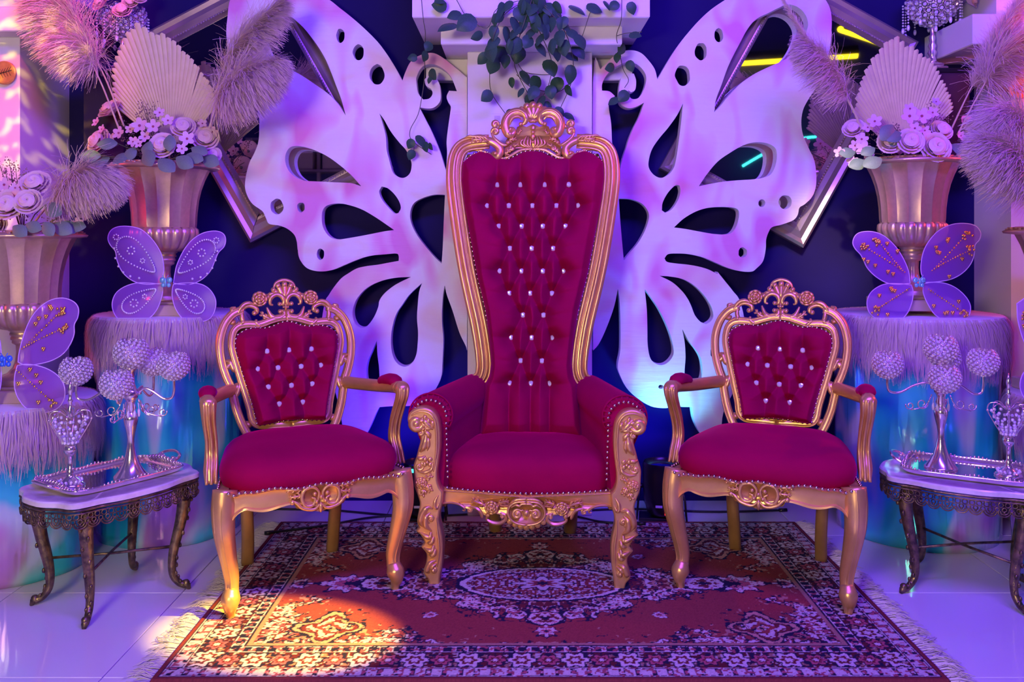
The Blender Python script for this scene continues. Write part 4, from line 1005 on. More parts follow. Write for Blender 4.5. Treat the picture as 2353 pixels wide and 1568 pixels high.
    r1.stroke(cf((1010, 470), (1060, 510), (1150, 490), (1200, 440), (1240, 410)), 16*kr, 18*kr, (.5, .3), base=.004); r1.stroke(cf((1003, 450), (1003, 545)), 17*kr, 20*kr, mir=False, base=.004)
    r1.ball(*cf((1003, 400))[0], 17*kr, .010, False); r1.ball(*cf((1055, 370))[0], 18*kr, .008); r1.ball(*cf((1040, 440))[0], 16*kr, .008)
    r1.leaf(*cf((1160, 330), (1300, 320)), 26*kr, .007, .05, 3, .003); r1.leaf(*cf((1160, 370), (1270, 380)), 22*kr, .006, -.05, 3, .003); r1.ball(*cf((1235, 430))[0], 22*kr, .002)
    obj('rail_carving', r1.mb, M['gold'], fo)
    nh = MB()
    for p in along([(u*.285, -.246-.036*(1-u*u), .402+.004*math.cos(u*PI*4)-.014*math.exp(-((abs(u)-.93)/.06)**2)) for u in np.linspace(-1, 1, 80)], .0178): nh.ball((p[0], p[1]-.006, p[2]), .0058, 8, 5)
    for sg in (-1, 1):
        for t in np.linspace(.03, .6, 14): nh.ball((sg*(.304-.075*t), -.20+.42*t, .400), .0056, 8, 5)
    obj('nailhead_trim', nh, M['nail'], A, kind='stuff')
    for sg in (-1, 1):
        # cabriole front leg
        P = crom([(sg*.282, -.212, .400), (sg*.288, -.222, .345), (sg*.288, -.228, .280), (sg*.276, -.214, .200), (sg*.262, -.200, .120), (sg*.262, -.204, .075)], 5); n = len(P)
        rr = np.interp(np.linspace(0, 1, n), [0, .2, .4, .65, .9, 1], [.038, .037, .033, .026, .021, .022])
        L = MB(); L.tube(P, [(r, r*1.05) for r in rr], 12, nrm=(sg*.6, -.8, 0))
        for off in (-.45, .45):                   # moulded flutes down the leg
            L.tube([p+np.array([sg*.6-off*.8*sg, -.8-off*.6, 0])/1.1*r*.93 for p, r in zip(P, rr)], [.0048]*n, 6)
        L.tube(crom([(sg*.262, -.204, .085), (sg*.266, -.214, .062), (sg*.268, -.222, .040), (sg*.267, -.216, .018), (sg*.266, -.212, .0)], 4), [.022, .024, .026, .028, .030, .030, .029, .027, .024, .022, .020, .018, .0165, .015, .014, .014, .014], 10)
        lo = obj('front_leg', L, M['gold'], A)
        s_ = Relief(lambda u, w, h: (sg*(.296+.0*u+h*.6), -.226+u-h*.6, w))
        for j, z in enumerate((.350, .322, .296, .268, .244)):
            s_.ball(.004*(-1)**j, z, .0085-.001*j, .012-.0015*j, False, .8); s_.stroke([(-.010, z+.008), (0, z), (.010, z+.010)], .004, .005, mir=False, base=.014-.0015*j)
        obj('leg_carving', s_.mb, M['gold'], lo)
        Q = crom([(sg*.168, .200, .40), (sg*.166, .205, .30), (sg*.160, .205, .18), (sg*.156, .215, .09), (sg*.155, .235, .0)], 5)
        L2 = MB(); L2.tube(Q, [(.021, .019)]*len(Q), 8, nrm=(0, -1, 0), prof=[(-1, -.6), (-.6, -1), (.6, -1), (1, -.6), (1, .6), (.6, 1), (-.6, 1), (-1, .6)]); obj('rear_leg', L2, M['goldshade'], A)
        # arm: rail, scroll end, post, pad
        a_ = MB(); arm_p = crom([(sg*.205, yb(.64)-.002, .632), (sg*.245, .20, .632), (sg*.290, .09, .638), (sg*.318, -.02, .650), (sg*.322, -.085, .655)], 5)
        a_.tube(arm_p, [(.024, .023)]*len(arm_p), 10, nrm=(0, 0, 1))
        ao = obj('arm', a_, M['gold'], A)
        pd = MB(); pp = crom([(sg*.296, .075, .655), (sg*.309, .03, .668), (sg*.317, -.02, .674), (sg*.321, -.062, .668)], 5); pd.tube(pp, [(r_, r_*.75) for r_ in np.interp(np.linspace(0, 1, len(pp)), [0, .15, .5, .85, 1], [.010, .026, .030, .027, .012])], 12, nrm=(0, 0, 1)); obj('arm_pad', pd, M['velvet'], A)
        ps = MB(); pc = crom([(sg*.322, -.092, .668), (sg*.323, -.112, .655), (sg*.322, -.108, .628), (sg*.318, -.085, .590), (sg*.310, -.060, .530), (sg*.308, -.058, .480), (sg*.312, -.082, .430), (sg*.314, -.098, .395)], 5); n = len(pc)
        ps.tube(pc, [(r_, r_*.8) for r_ in np.interp(np.linspace(0, 1, n), [0, .12, .3, .6, .85, 1], [.020, .027, .024, .019, .024, .018])], 10, nrm=(0, -1, 0))
        for off in (-.55, 0, .55): ps.tube([(p[0]+off*.026, p[1]-.020+abs(off)*.006, p[2]) for p in pc], [.0052]*n, 6)
        ps.ball((sg*.322, -.092, .656), (.026, .020, .020), 10, 6)
        obj('arm_post', ps, M['gold'], A)
    return A
armchair('gilded armchair with crimson buttoned back, standing by the yellow light pool on the rug', (-.7375, 3.05, .012), math.radians(24.7))
armchair('gilded armchair with crimson buttoned back, standing by the cyan-lit butterfly foot', (.888, 3.075, .012), math.radians(-23))
# ================================================================== FUR-TOPPED PEDESTALS
def pedestal(label, x, y, r, h, fur, seed):
    random.seed(seed)
    t = thing('pedestal', label, 'pedestal', (x, y, 0))
    b = MB(); n = 96
    def mod(i, a): return 1+.010*math.sin(5*a+i*.35+seed)+.006*math.sin(13*a-i*.5)
    b.lathe([(r*.985, .002)]+[(r*.985, .002+(h-.02)*k_/22) for k_ in range(1, 23)], n, mod=mod); obj('foil_drum', b, M['foil'], t)
    tp_ = MB(); tp_.lathe([(r*.9, h-.03), (r+.012, h-.025), (r+.014, h-.006), (r+.006, h), (.001, h)], 64); obj('top_board', tp_, M['white'], t, auto=40)
    band = MB(); band.lathe([(r*.995, h-fur*.75), (r+.010, h-fur*.6), (r+.014, h-.02), (r+.010, h-.004)], 64, caps=False)
    fo = obj('fur_band', band, M['fur'], t)
    f = MB(); vs = []; fs = []
    N = int(9000*r/.3)
    for q in range(N):
        a = random.uniform(0, 2*PI); z0 = h-fur*.62*random.random()**1.2-.002; L = random.uniform(.07, .13)
        if q % 14 == 0: z0 = h+.002; L *= .8
        cl = .5*math.sin(a*23+z0*30)+.3*math.sin(a*51-z0*60)          # locks lean together
        outw = random.uniform(.012, .035); r0 = r+.010; w_ = random.uniform(.0009, .0018)
        P = []
        for s_ in range(4):
            tt = s_/3; aa = a+cl*.10*tt*tt*L/.1*.6/(r/.3)+random.uniform(-.006, .006)*tt; rr = r0+outw*math.sin(tt*2.2)*.9; z = z0-L*tt*(.55+.45*tt)
            P.append((rr*math.cos(aa), rr*math.sin(aa), max(z, .01), aa))
        b0 = len(vs)
        for s_, (px, py, pz, aa) in enumerate(P):
            ww = w_*(1-.75*s_/3); tx, ty = -math.sin(aa)*ww, math.cos(aa)*ww
            vs += [(px-tx, py-ty, pz), (px+tx, py+ty, pz)]
        fs += [(b0+2*k_, b0+2*k_+1, b0+2*k_+3, b0+2*k_+2) for k_ in range(3)]
    f.v = vs; f.f = fs
    obj('fur_strands', f, M['fur'], fo, kind='stuff')
    return t
PX = {'L': (at(393, 0, 3.65).x, 3.65, .285, .885), 'LL': (-1.855, 3.24, .275, .605), 'R': (at(2104, 0, 3.64).x, 3.64, .318, .885), 'RR': (2.13, 3.22, .28, .62)}
pedestal('tall drum pedestal in iridescent foil with blush fur top, under the silver-beaded wings', *PX['L'], .20, 1)
pedestal('low drum pedestal in iridescent foil with blush fur top, next to the crown goblet', *PX['LL'], .20, 2)
pedestal('tall drum pedestal in iridescent foil with blush fur top, under the gold-hearted wings', *PX['R'], .22, 3)
pedestal('low drum pedestal in iridescent foil with blush fur top, beside the red-lit right column', *PX['RR'], .20, 4)

# ================================================================== URNS
def urn_meshes():
    g = {}
    bell = [(.124, .300), (.126, .315), (.128, .36), (.134, .41), (.144, .455), (.158, .495), (.172, .525), (.180, .540), (.160, .540), (.140, .49), (.118, .40), (.110, .31)]
    NF = 18
    def fl(i, a): return 1 if i > 7 else 1-.030*abs(math.sin(NF*a/2))**.7*(1 if i < 7 else .3)
    g['bell'] = MB().lathe(bell, NF*8, mod=fl, caps=False)
    rim = [(.176, .536), (.212, .540), (.217, .548), (.200, .556), (.192, .560), (.170, .566), (.150, .560), (.150, .545)]
    g['rim'] = MB().lathe(rim, 64, caps=False)
    key = MB()
    for k_ in range(26):
        a = 2*PI*k_/26; c, s_ = math.cos(a), math.sin(a)
        for (ro, da, dx, dy) in ((.196, 0, .006, .022), (.187, .07, .012, .005), (.203, -.07, .006, .012)):
            a2 = a+da; key.box((ro*math.cos(a2), ro*math.sin(a2), .560 if ro < .2 else .555), (dx, dy, .006), a2)
    g['key'] = key
    bowl = [(.090, .205), (.060, .200), (.085, .206), (.110, .220), (.128, .245), (.136, .272), (.134, .292), (.122, .302), (.100, .304)]
    NB = 20
    def lob(i, a): return 1 if i < 2 or i > 7 else 1-.085*(1-abs(math.sin(NB*a/2))**.55)
    g['bowl'] = MB().lathe(bowl[1:], NB*8, mod=lob)
    col = [(.050, .205), (.050, .196), (.043, .192), (.046, .186), (.046, .180), (.040, .176), (.043, .170), (.043, .163), (.037, .159), (.039, .154), (.037, .148), (.026, .142), (.024, .115), (.027, .085), (.036, .060), (.055, .040), (.082, .028), (.088, .018), (.088, .008), (.092, .0)]
    def st(i, a): return 1 if i < 11 or i > 15 else 1-.06*abs(math.sin(6*a))
    g['stem'] = MB().lathe(col[::-1], 48, mod=lambda i, a: st(len(col)-1-i, a))
    return {k_: v.mesh(k_) for k_, v in g.items()}
UM = urn_meshes()
for m_ in UM.values(): m_.materials.append(M['urn'])
def urn(label, x, y, z0):
    pl = thing('plinth', 'square beige plinth on the fur pedestal under '+label[1], 'plinth', (x, y, z0))
    obj('plinth_block', MB().bbox((0, 0, .022), (.27, .27, .044), .004), M['plinth'], pl, False); obj('plinth_step', MB().bbox((0, 0, .049), (.21, .21, .010), .003), M['plinth'], pl, False)
    t = thing('urn', label[0], 'urn', (x, y, z0+.054))
    obj('foot', UM['stem'], None, t); obj('bowl', UM['bowl'], None, t); obj('bell', UM['bell'], None, t, auto=30); r = obj('rim', UM['rim'], None, t); obj('key_pattern', UM['key'], None, r, kind='stuff')
    return (x, y, z0+.054+.56)
UL = urn(('champagne fluted urn on a tall pedestal behind the silver-beaded wings', 'the urn behind the silver-beaded wings'), at(378, 0, 3.62).x, 3.62, .885)
ULL = urn(('champagne fluted urn on a low pedestal by the pink-lit column', 'the urn by the pink-lit column'), -1.825, 3.26, .605)
UR = urn(('champagne fluted urn on a tall pedestal behind the gold-hearted wings', 'the urn behind the gold-hearted wings'), at(2096, 0, 3.62).x, 3.62, .905)
URR = urn(('champagne fluted urn on a low pedestal by the red-lit right column, full of pampas', 'the urn by the red-lit right column'), 2.05, 3.26, .62)

# ================================================================== FLOWERS
def patch(fn, nu, nv):
    return MB().grid(fn, nu, nv)
def rose_petal(open_, cup, ruff=0.):
    """cupped petal growing up from the origin, leaning outwards (+x); unit size"""
    def fn(u, v):
        s_ = (u-.5)*2; wd = .78*math.sin(PI*min(1, .10+.74*v))**.7; ang = s_*wd*1.05
        rad = .14+.55*math.sin(v*PI*.5)*open_; z = v*(1-.10*s_*s_)*cup
        curl = max(0, v-.80)*.55*ruff+.04*ruff*math.sin(9*s_)*v
        return ((rad+curl)*math.cos(ang), (rad+curl)*math.sin(ang), z-max(0, v-.85)*.5*ruff)
    return patch(fn, 6, 6)
RP = [rose_petal(1.25, .58, 1).mesh('petal'), rose_petal(1.02, .76, 1).mesh('petal'), rose_petal(.80, .90, .7).mesh('petal')]
for q, m_ in enumerate(RP): m_.materials.append(M['petal'] if q < 3 else M['petalheart'])
def swirl(u, v):
    r = .03+.47*v; a = 2*PI*u; ph = (a/(2*PI)*3+v*2.6) % 1                # overlapping whorl of inner petals
    return (r*math.cos(a), r*math.sin(a), .42+.46*math.sqrt(max(0, 1-(v*.93)**2))-.16*math.exp(-(v/.16)**2)+.17*ph*(.3+.7*v))
hb_ = MB().grid(swirl, 48, 12); HEART = hb_.mesh('heart'); HEART.materials.append(M['petal'])
cal = MB().lathe([(.03, -.25), (.05, -.10), (.16, .0), (.20, .08)], 8); CAL = cal.mesh('calyx'); CAL.materials.append(M['euca'])
def orient(o, d, roll=0):
    o.rotation_mode = 'QUATERNION'; o.rotation_quaternion = Vector(d).to_track_quat('Z', 'Y') @ Matrix.Rotation(roll, 3, 'Z').to_quaternion()
ROSE = thing('rose', 'x', 'flower', (0, 0, -50))
for ring, n in enumerate((6, 5, 5)):
    for q in range(n):
        o = bpy.data.objects.new('petal', RP[ring]); COL.objects.link(o); o.parent = ROSE
        sc_ = 1-.04*ring; o.scale = (sc_, sc_, sc_*random.uniform(.92, 1.06)); o.rotation_euler = (0, 0, 2*PI*(q+.5*ring)/n+random.uniform(-.12, .12))
obj('heart', HEART, None, ROSE); obj('calyx', CAL, None, ROSE)
used = {'rose': False, 'blossom': False}
def place(proto, key, p, r, d, lab, grp):
    if not used[key]: o = proto; used[key] = True; o['label'] = lab; o['group'] = grp; o.location = p
    else: o = dup(proto, p, None, lab, grp)
    orient(o, d, random.uniform(0, 6)); s_ = r*random.uniform(.95, 1.05); o.scale = (s_, s_, s_); return o
def bl_petal():
    def fn(u, v):
        s_ = (u-.5)*2; w_ = .36*math.sin(PI*(.08+.80*v))**.75; return (.10+.90*v, s_*w_, .10*v+.16*v*v*(1-.5*s_*s_)-.10*max(0, v-.7)+.05*abs(s_)*v)
    return patch(fn, 4, 5)
BP = bl_petal().mesh('petal'); BP.materials.append(M['blossom'])
eye = MB().ball((0, 0, .04), (.17, .17, .10), 8, 5)
for q in range(5): a = q*2*PI/5; eye.tube([(0, 0, .08), (.12*math.cos(a), .12*math.sin(a), .20)], [.02, .03], 5)
EYE = eye.mesh('eye'); EYE.materials.append(M['blossomeye'])
BLOS = thing('blossom', 'x', 'flower', (0, 0, -50))
for q in range(5):
    o = bpy.data.objects.new('petal', BP); COL.objects.link(o); o.parent = BLOS; o.rotation_euler = (0, 0, q*2*PI/5)
obj('eye', EYE, None, BLOS)
def eleaf():
    def fn(u, v):
        s_ = (u-.5)*2; w_ = .36*math.sin(PI*(.03+.95*v))**.8; return (v, s_*w_, .10*math.sin(v*PI)-.10*s_*s_*math.sin(v*PI))
    return patch(fn, 4, 7)
EL = eleaf().mesh('leaf'); EL.materials.append(M['euca'])
def sprig(label, grp, base, leaves, seed, sz=.055):
    """grey-green sprig: one stem with its leaves"""
    random.seed(seed); t = thing('leaf_sprig', label, 'leaves', base, 0, grp); sm = MB()
    for p in leaves:
        q = p-Vector(base); sm.tube([(0, 0, 0), tuple(q*.6+Vector((0, 0, .02))), tuple(q)], [.0025, .002, .0015], 5)
        o = bpy.data.objects.new('leaf', EL); COL.objects.link(o); o.parent = t; o.location = q
        dr = Vector((q.x*2+random.uniform(-.5, .5)*.1, -.10+random.uniform(-.06, .02), random.uniform(-.14, .05))); s_ = sz*random.uniform(.85, 1.2); o.scale = (s_,)*3
        o.rotation_mode = 'QUATERNION'; dx = Vector((q.x*.9+random.uniform(-.09, .09), -.03, random.uniform(-.12, -.01))).normalized()
        zz_ = Vector((random.uniform(-.4, .4), -1, .45)); zz_ = (zz_-dx*zz_.dot(dx)).normalized(); o.rotation_quaternion = Matrix((dx, zz_.cross(dx), zz_)).transposed().to_quaternion()
    obj('stem', sm, M['ivystem'], t)
def heather(label, grp, base, tips, seed):
    random.seed(seed); t = thing('heather_sprig', label, 'flower', base, 0, grp); sm = MB(); hd = MB()
    for p in tips:
        q = p-Vector(base); sm.tube([(0, 0, 0), tuple(q*.5), tuple(q)], [.002, .0016, .001], 4)
        for k_ in range(70):
            tt = random.uniform(.35, 1.05); c = q*tt; r_ = .022*(1.15-tt)+.004
            c = c+Vector((random.gauss(0, r_), random.gauss(0, r_), random.gauss(0, r_)))
            hd.ball(c, random.uniform(.0016, .0034), 4, 3)
    obj('stem', sm, M['ivystem'], t); obj('florets', hd, M['heather'], t, kind='stuff')
def arrangement(where, grp, U, roses, blossoms, leaves, tips, D, seed):
    random.seed(seed); cx, cy, cz = U
    def pos(px, py, k_=0):
        off = abs((px-1185)/F*D-cx); hz = (1.2-(py-545)/F*D)-cz; dd = D-.17+.11*min(1.3, (off/.2)**2)+.006*((py % 7)-3)+k_+max(0, hz-.03)*.45
        return at(px, py, dd)
    for (px, py, r) in roses:
        p = pos(px, py); d = Vector(((p.x-cx)*.65, p.y-cy-.26, (p.z-cz)*.9+.08)); place(ROSE, 'rose', p, r/F*D*1.14, d, 'pale pink silk rose '+where, 'roses '+grp)
    for (px, py, r) in blossoms:
        p = pos(px, py, -.05); d = Vector(((p.x-cx)*.6, p.y-cy-.26, (p.z-cz)*.6+.03)); place(BLOS, 'blossom', p, r/F*D*1.1, d, 'small lilac five-petalled blossom '+where, 'blossoms '+grp)
    sprig('grey-green leaf sprig '+where, 'sprigs '+grp, (cx, cy-.03, cz-.04), [pos(px, py, -.055) for px, py in leaves], seed, .072)
    heather('dusty heather sprig '+where, 'heather '+grp, (cx, cy, cz-.03), [pos(px, py, .03) for px, py in tips], seed+1)
arrangement('in the urn behind the silver-beaded wings', 'in the silver-winged urn', UL,
    [(261, 262, 28), (239, 333, 31), (377, 340, 28), (423, 300, 26), (471, 325, 28), (488, 358, 19)],
    [(321, 289, 16), (352, 291, 16), (253, 321, 15), (273, 306, 14), (333, 314, 13), (430, 319, 16), (418, 342, 12), (221, 281, 11), (234, 297, 10), (367, 259, 11), (386, 277, 12), (299, 297, 11), (306, 326, 11), (488, 303, 11), (465, 284, 10), (318, 330, 10)],
    [(296, 352), (312, 340), (334, 345), (345, 325), (428, 356), (405, 362), (440, 340), (232, 358), (252, 363), (240, 378), (465, 362), (365, 366), (270, 330), (390, 310)],
    [(325, 235), (335, 250), (355, 245), (318, 265), (280, 280), (400, 300), (290, 325), (450, 285), (300, 345)], 3.62, 11)
arrangement('in the urn by the pink-lit column', 'in the pink-lit urn', ULL,
    [(85, 432, 32), (27, 478, 36), (70, 470, 29), (-2, 522, 26)],
    [(155, 450, 13), (190, 468, 13), (195, 495, 12), (165, 478, 12), (10, 425, 15), (178, 513, 11), (35, 432, 11), (140, 492, 11)],
    [(100, 512), (125, 515), (105, 470), (60, 515), (140, 510), (30, 520), (160, 520)],
    [(20, 365), (10, 385), (35, 380), (50, 400), (60, 395), (180, 470), (150, 490), (0, 380), (25, 400)], 3.28, 12)
arrangement('in the urn behind the gold-hearted wings', 'in the gold-winged urn', UR,
    [(2043, 332, 26), (2088, 330, 27), (2141, 344, 34), (2157, 306, 25), (2220, 300, 30), (1963, 302, 25)],
    [(2010, 279, 15), (1984, 342, 16), (1980, 320, 14), (2090, 267, 17), (2118, 267, 17), (2091, 250, 12), (2143, 259, 12), (1929, 350, 11), (1959, 371, 12), (2208, 312, 11), (2151, 234, 10), (1998, 361, 11), (2102, 295, 12), (1994, 293, 11), (2125, 300, 11), (1965, 335, 12)],
    [(2026, 365), (1990, 371), (1965, 350), (2052, 288), (2071, 305), (2185, 334), (2235, 328), (2010, 340), (2060, 300)],
    [(2140, 240), (2155, 255), (2165, 275), (2170, 285), (2060, 290), (1990, 310), (2020, 315), (2110, 285), (2180, 270)], 3.62, 13)

# ================================================================== PALM FANS
def palm(label, base, outline, y, seed):
    random.seed(seed); B = at(base[0], base[1], y); t = thing('palm_leaf', label, 'palm leaf', B)
    O = [at(px, py, y)-B for px, py in outline]; ang = [math.atan2(p.x, p.z) for p in O]; ln = [math.hypot(p.x, p.z) for p in O]
    n = 36; a0, a1 = ang[0], ang[-1]; r0 = .02
    for k_ in range(n):
        aL = a0+(a1-a0)*k_/n; aR = a0+(a1-a0)*(k_+1)/n; aM = (aL+aR)/2; L = float(np.interp(aM, ang, ln))*random.uniform(.985, 1.015); mb = MB(); vs = []
        m = 6
        for s_ in range(m+1):
            r = r0+(L-r0)*s_/m; dep = .0045*min(1, r/.08)
            for a, d in ((aL, 0), (aM, -dep*2), (aR, 0)):
                rr = r if (s_ < m or a != aM) else r+.004
                g_ = .96 if k_ % 9 == 8 and s_ > 4 and a == aR else 1
                vs.append((rr*math.sin(a)*g_, d-.05*(r/.35)**2+.03*math.sin(a)**2, rr*math.cos(a)))
        fs = [(s_*3+q, s_*3+q+1, s_*3+q+4, s_*3+q+3) for s_ in range(m) for q in range(2)]
        mb.add(vs, fs); obj('leaf_segment', mb, M['palm'], t)
    sm = MB().tube([(0, 0, r0), (0, .005, -.12)], .005, 6); obj('stalk', sm, M['stem'], t)
palm('bleached palm fan in the urn behind the silver-beaded wings', (388, 352), [(268, 246), (270, 226), (276, 170), (300, 110), (330, 78), (347, 69), (365, 85), (392, 93), (432, 120), (470, 168), (497, 218), (503, 250)], 3.69, 21)
palm('bleached palm fan in the urn behind the gold-hearted wings', (2080, 362), [(1958, 262), (1962, 236), (1970, 190), (1987, 150), (2015, 113), (2036, 100), (2056, 112), (2080, 122), (2122, 150), (2152, 190), (2177, 235), (2183, 262)], 3.69, 22)

# ================================================================== PAMPAS
def pampas(label, grp, pts, y, frac, L, droop, n, seed, spread=.42, w_=.00045):
    """pts = stem path in picture proportions at distance y; hair grows on the outer `frac` of it and hangs towards droop"""
    random.seed(seed); P = [at(px, py, y+dy) for px, py, dy in pts]; B = P[0]; t = thing('pampas_plume', label, 'pampas', B, 0, grp)
    Q = crom([tuple(p-B) for p in P], 10); N = len(Q); sm = MB(); sm.tube(Q, list(np.linspace(.0038, .0012, N)), 6); obj('stem', sm, M['stem'], t)
    vs = []; fs = []; dr = Vector(droop)
    for q in range(int(n*1.7)):
        tt = (1-frac)+frac*random.random()**.9; i = tt*(N-1); i0 = min(int(i), N-2); c = Vector(Q[i0])+(Vector(Q[i0+1])-Vector(Q[i0]))*(i-i0)
        tg = (Vector(Q[i0+1])-Vector(Q[i0])).normalized(); e = (tt-(1-frac))/frac
        l = L*random.uniform(.55, 1.1)*(.45+.75*math.sin(PI*min(1, .18+.80*e)))
        d0 = (tg*.9+Vector((random.gauss(0, spread), random.gauss(0, spread), random.gauss(0, spread)))+dr*.5).normalized()
        S = [c]; d = d0
        for s_ in range(4):
            S.append(S[-1]+d*l/4); d = (d+dr*.30+Vector((random.gauss(0, .10), random.gauss(0, .10), random.gauss(0, .10)))).normalized()
        b0 = len(vs)
        for s_, p in enumerate(S):
            ww = w_*(1.0 if s_ < 3 else .8)*(1.7 if s_ > 1 else 1); k_ = Vector((.75, -.25, .6)).cross(d).normalized()*ww if q % 2 else Vector((1, 0, .2)).normalized()*ww
            vs += [tuple(p-k_), tuple(p+k_)]
        fs += [(b0+2*k_, b0+2*k_+1, b0+2*k_+3, b0+2*k_+2) for k_ in range(4)]
    mb = MB(); mb.v = vs; mb.f = fs; obj('plume', mb, M['pampas'], t, kind='stuff')
gl, gr = 'pampas in the silver-winged urn', 'pampas in the gold-winged urn'
pampas('broad pampas plume splashed with yellow light, beside the palm fan and the flower ball', gl, [(285, 290, 0), (235, 165, -.04), (170, 60, -.06), (105, -40, -.08)], 3.60, .62, .17, (-.35, -.05, -.75), 5200, 31)
pampas('short drooping pampas plume between the pink-lit column and the palm fan', gl, [(275, 300, 0), (232, 190, -.06), (195, 120, -.09), (150, 75, -.1)], 3.58, .50, .13, (-.5, -.05, -.9), 2600, 32)
pampas('upright pampas plume crossing the top of the pink-brushed butterfly half', gl, [(480, 320, 0), (505, 180, -.06), (560, 90, -.10), (645, 8, -.12)], 3.60, .62, .12, (.45, -.05, -.55), 4200, 33)
pampas('dense drooping pampas plume in front of the pink-brushed butterfly half', gl, [(470, 330, 0), (500, 240, -.10), (555, 175, -.14), (632, 142, -.16)], 3.58, .70, .15, (.30, -.05, -.95), 7000, 34)
pampas('round drooping pampas plume in the urn by the pink-lit column', 'pampas in the pink-lit urn', [(80, 510, 0), (130, 450, -.08), (190, 400, -.12), (252, 418, -.14)], 3.24, .70, .14, (.35, -.05, -.85), 6500, 35)
pampas('slender pampas stalk crossing the top of the cyan-footed butterfly half', gr, [(1985, 310, 0), (1950, 235, -.05), (1880, 130, -.10), (1790, -15, -.14)], 3.60, .62, .035, (-.05, 0, -.25), 2200, 36, .25)
pampas('fluffy pampas plume drooping over the cyan-footed butterfly half', gr, [(1985, 305, 0), (1955, 240, -.05), (1905, 150, -.09), (1850, 95, -.12)], 3.60, .62, .12, (-.55, -.05, -.65), 4200, 37)
pampas('slender upright pampas plume leaning towards the red-lit right column', gr, [(2180, 310, 0), (2225, 215, -.04), (2280, 110, -.06), (2360, -25, -.08)], 3.58, .62, .07, (.05, 0, -.35), 3600, 38, .35)
pampas('loose pampas plume bending over to the red-lit right column', gr, [(2200, 310, 0), (2250, 215, -.06), (2310, 120, -.09), (2390, 70, -.10)], 3.56, .60, .15, (.35, -.05, -.75), 4200, 39)
pampas('pale bushy pampas plume in the urn by the red-lit right column, arching high', 'pampas in the red-lit urn', [(2420, 500, 0), (2385, 380, -.05), (2340, 285, -.08), (2285, 265, -.10)], 3.24, .66, .16, (-.35, -.05, -.85), 6000, 40)
pampas('pale bushy pampas plume in the urn by the red-lit right column, spreading low', 'pampas in the red-lit urn', [(2420, 510, 0), (2380, 430, -.08), (2330, 360, -.12), (2262, 325, -.14)], 3.22, .74, .15, (-.45, -.05, -.60), 7000, 41)
# ================================================================== LITTLE BRASS TABLES
def table_outline(a, hx=.262, hy=.192):
    """scalloped oblong top"""
    c, s_ = math.cos(a), math.sin(a); e = .62
    x = hx*math.copysign(abs(c)**e, c); y = hy*math.copysign(abs(s_)**e, s_)
    k_ = 1+.035*math.cos(8*a)
    return x*k_, y*k_
def side_table(label, loc, rz):
    t = thing('side_table', label, 'side table', loc, rz); n = 96; ZT = .392
    O = [table_outline(2*PI*q/n) for q in range(n)]
    mb = MB(); rings = [(.96, ZT-.020), (1.0, ZT-.017), (1.0, ZT-.004), (.985, ZT), (.90, ZT), (.885, ZT-.002), (.4, ZT-.002)]
    vs = [(x*r, y*r, z) for r, z in rings for x, y in O]; fs = [(i*n+q, i*n+(q+1) % n, (i+1)*n+(q+1) % n, (i+1)*n+q) for i in range(len(rings)-1) for q in range(n)]
    fs += [tuple((len(rings)-1)*n+q for q in range(n)), tuple(range(n-1, -1, -1))]; mb.add(vs, fs); obj('marble_top', mb, M['marble'], t, auto=35)
    ap = MB(); band = [(x*.985, y*.985) for x, y in O]
    for z, w_ in ((ZT-.024, .0045), (ZT-.034, .0025)): ap.tube([(x, y, z) for x, y in band], w_, 6, closed=True)
    L = along([(x, y, 0) for x, y in band], .0205, True)
    for j, p in enumerate(L):                                       # pierced lace: two rows of rings and hanging scallops
        q = L[(j+1) % len(L)]; d = (q-p)/max(np.linalg.norm(q-p), 1e-9)
        for r, z in ((.0078, ZT-.043), (.0065, ZT-.058)):
            off = d*(.0102 if z < ZT-.05 else 0)
            ap.tube([(p[0]+off[0]+d[0]*r*math.cos(a), p[1]+off[1]+d[1]*r*math.cos(a), z+r*math.sin(a)) for a in np.linspace(0, 2*PI, 9)[:-1]], .0022, 5, closed=True)
        if j % 2 == 0:
            m_ = (p+q)/2; R = .0195
            for rr in (R, R*.62): ap.tube([(m_[0]+d[0]*rr*math.cos(a), m_[1]+d[1]*rr*math.cos(a), ZT-.062+rr*math.sin(a)*.95) for a in np.linspace(PI, 2*PI, 8)], .0026, 5)
            ap.ball((m_[0], m_[1], ZT-.066), .0042, 6, 4)
    obj('lace_apron', ap, M['brass'], t)
    for sx in (-1, 1):
        for sy in (-1, 1):
            P = crom([(sx*.150, sy*.122, ZT-.02), (sx*.172, sy*.142, ZT-.075), (sx*.166, sy*.137, .24), (sx*.148, sy*.120, .13), (sx*.146, sy*.118, .06), (sx*.160, sy*.132, .026), (sx*.178, sy*.148, .014)], 5); m_ = len(P)
            rr = np.interp(np.linspace(0, 1, m_), [0, .15, .35, .65, .85, 1], [.020, .024, .019, .0125, .011, .012])
            lg = MB(); lg.tube(P, [(r, r) for r in rr], 10)
            for j in range(0, m_-4, 2):                              # chased foliage on the leg
                s_ = 1 if (j//2) % 2 else -1; o = np.array([sx*.7, sy*.7, 0])*rr[j]; sd = np.array([-sx*.7*sy, sx*.7*sx*sy*sy, 0])*rr[j]*.5*s_
                lg.ball(tuple(P[j]+o+sd), (.006, .006, .009), 6, 4)
            lg.tube([(sx*.172, sy*.143, .022), (sx*.182, sy*.152, .012), (sx*.186, sy*.155, 0.0)], [.013, .011, .006], 8); lg.ball((sx*.178, sy*.148, .022), .0125, 8, 5)
            obj('leg', lg, M['brass'], t)
    for s_ in (-1, 1):
        st = MB(); st.tube([(-.148, -s_*.120, .150), (0, 0, .150+.004*s_), (.148, s_*.120, .150)], .0045, 6); obj('stretcher', st, M['brass'], t)
    return t
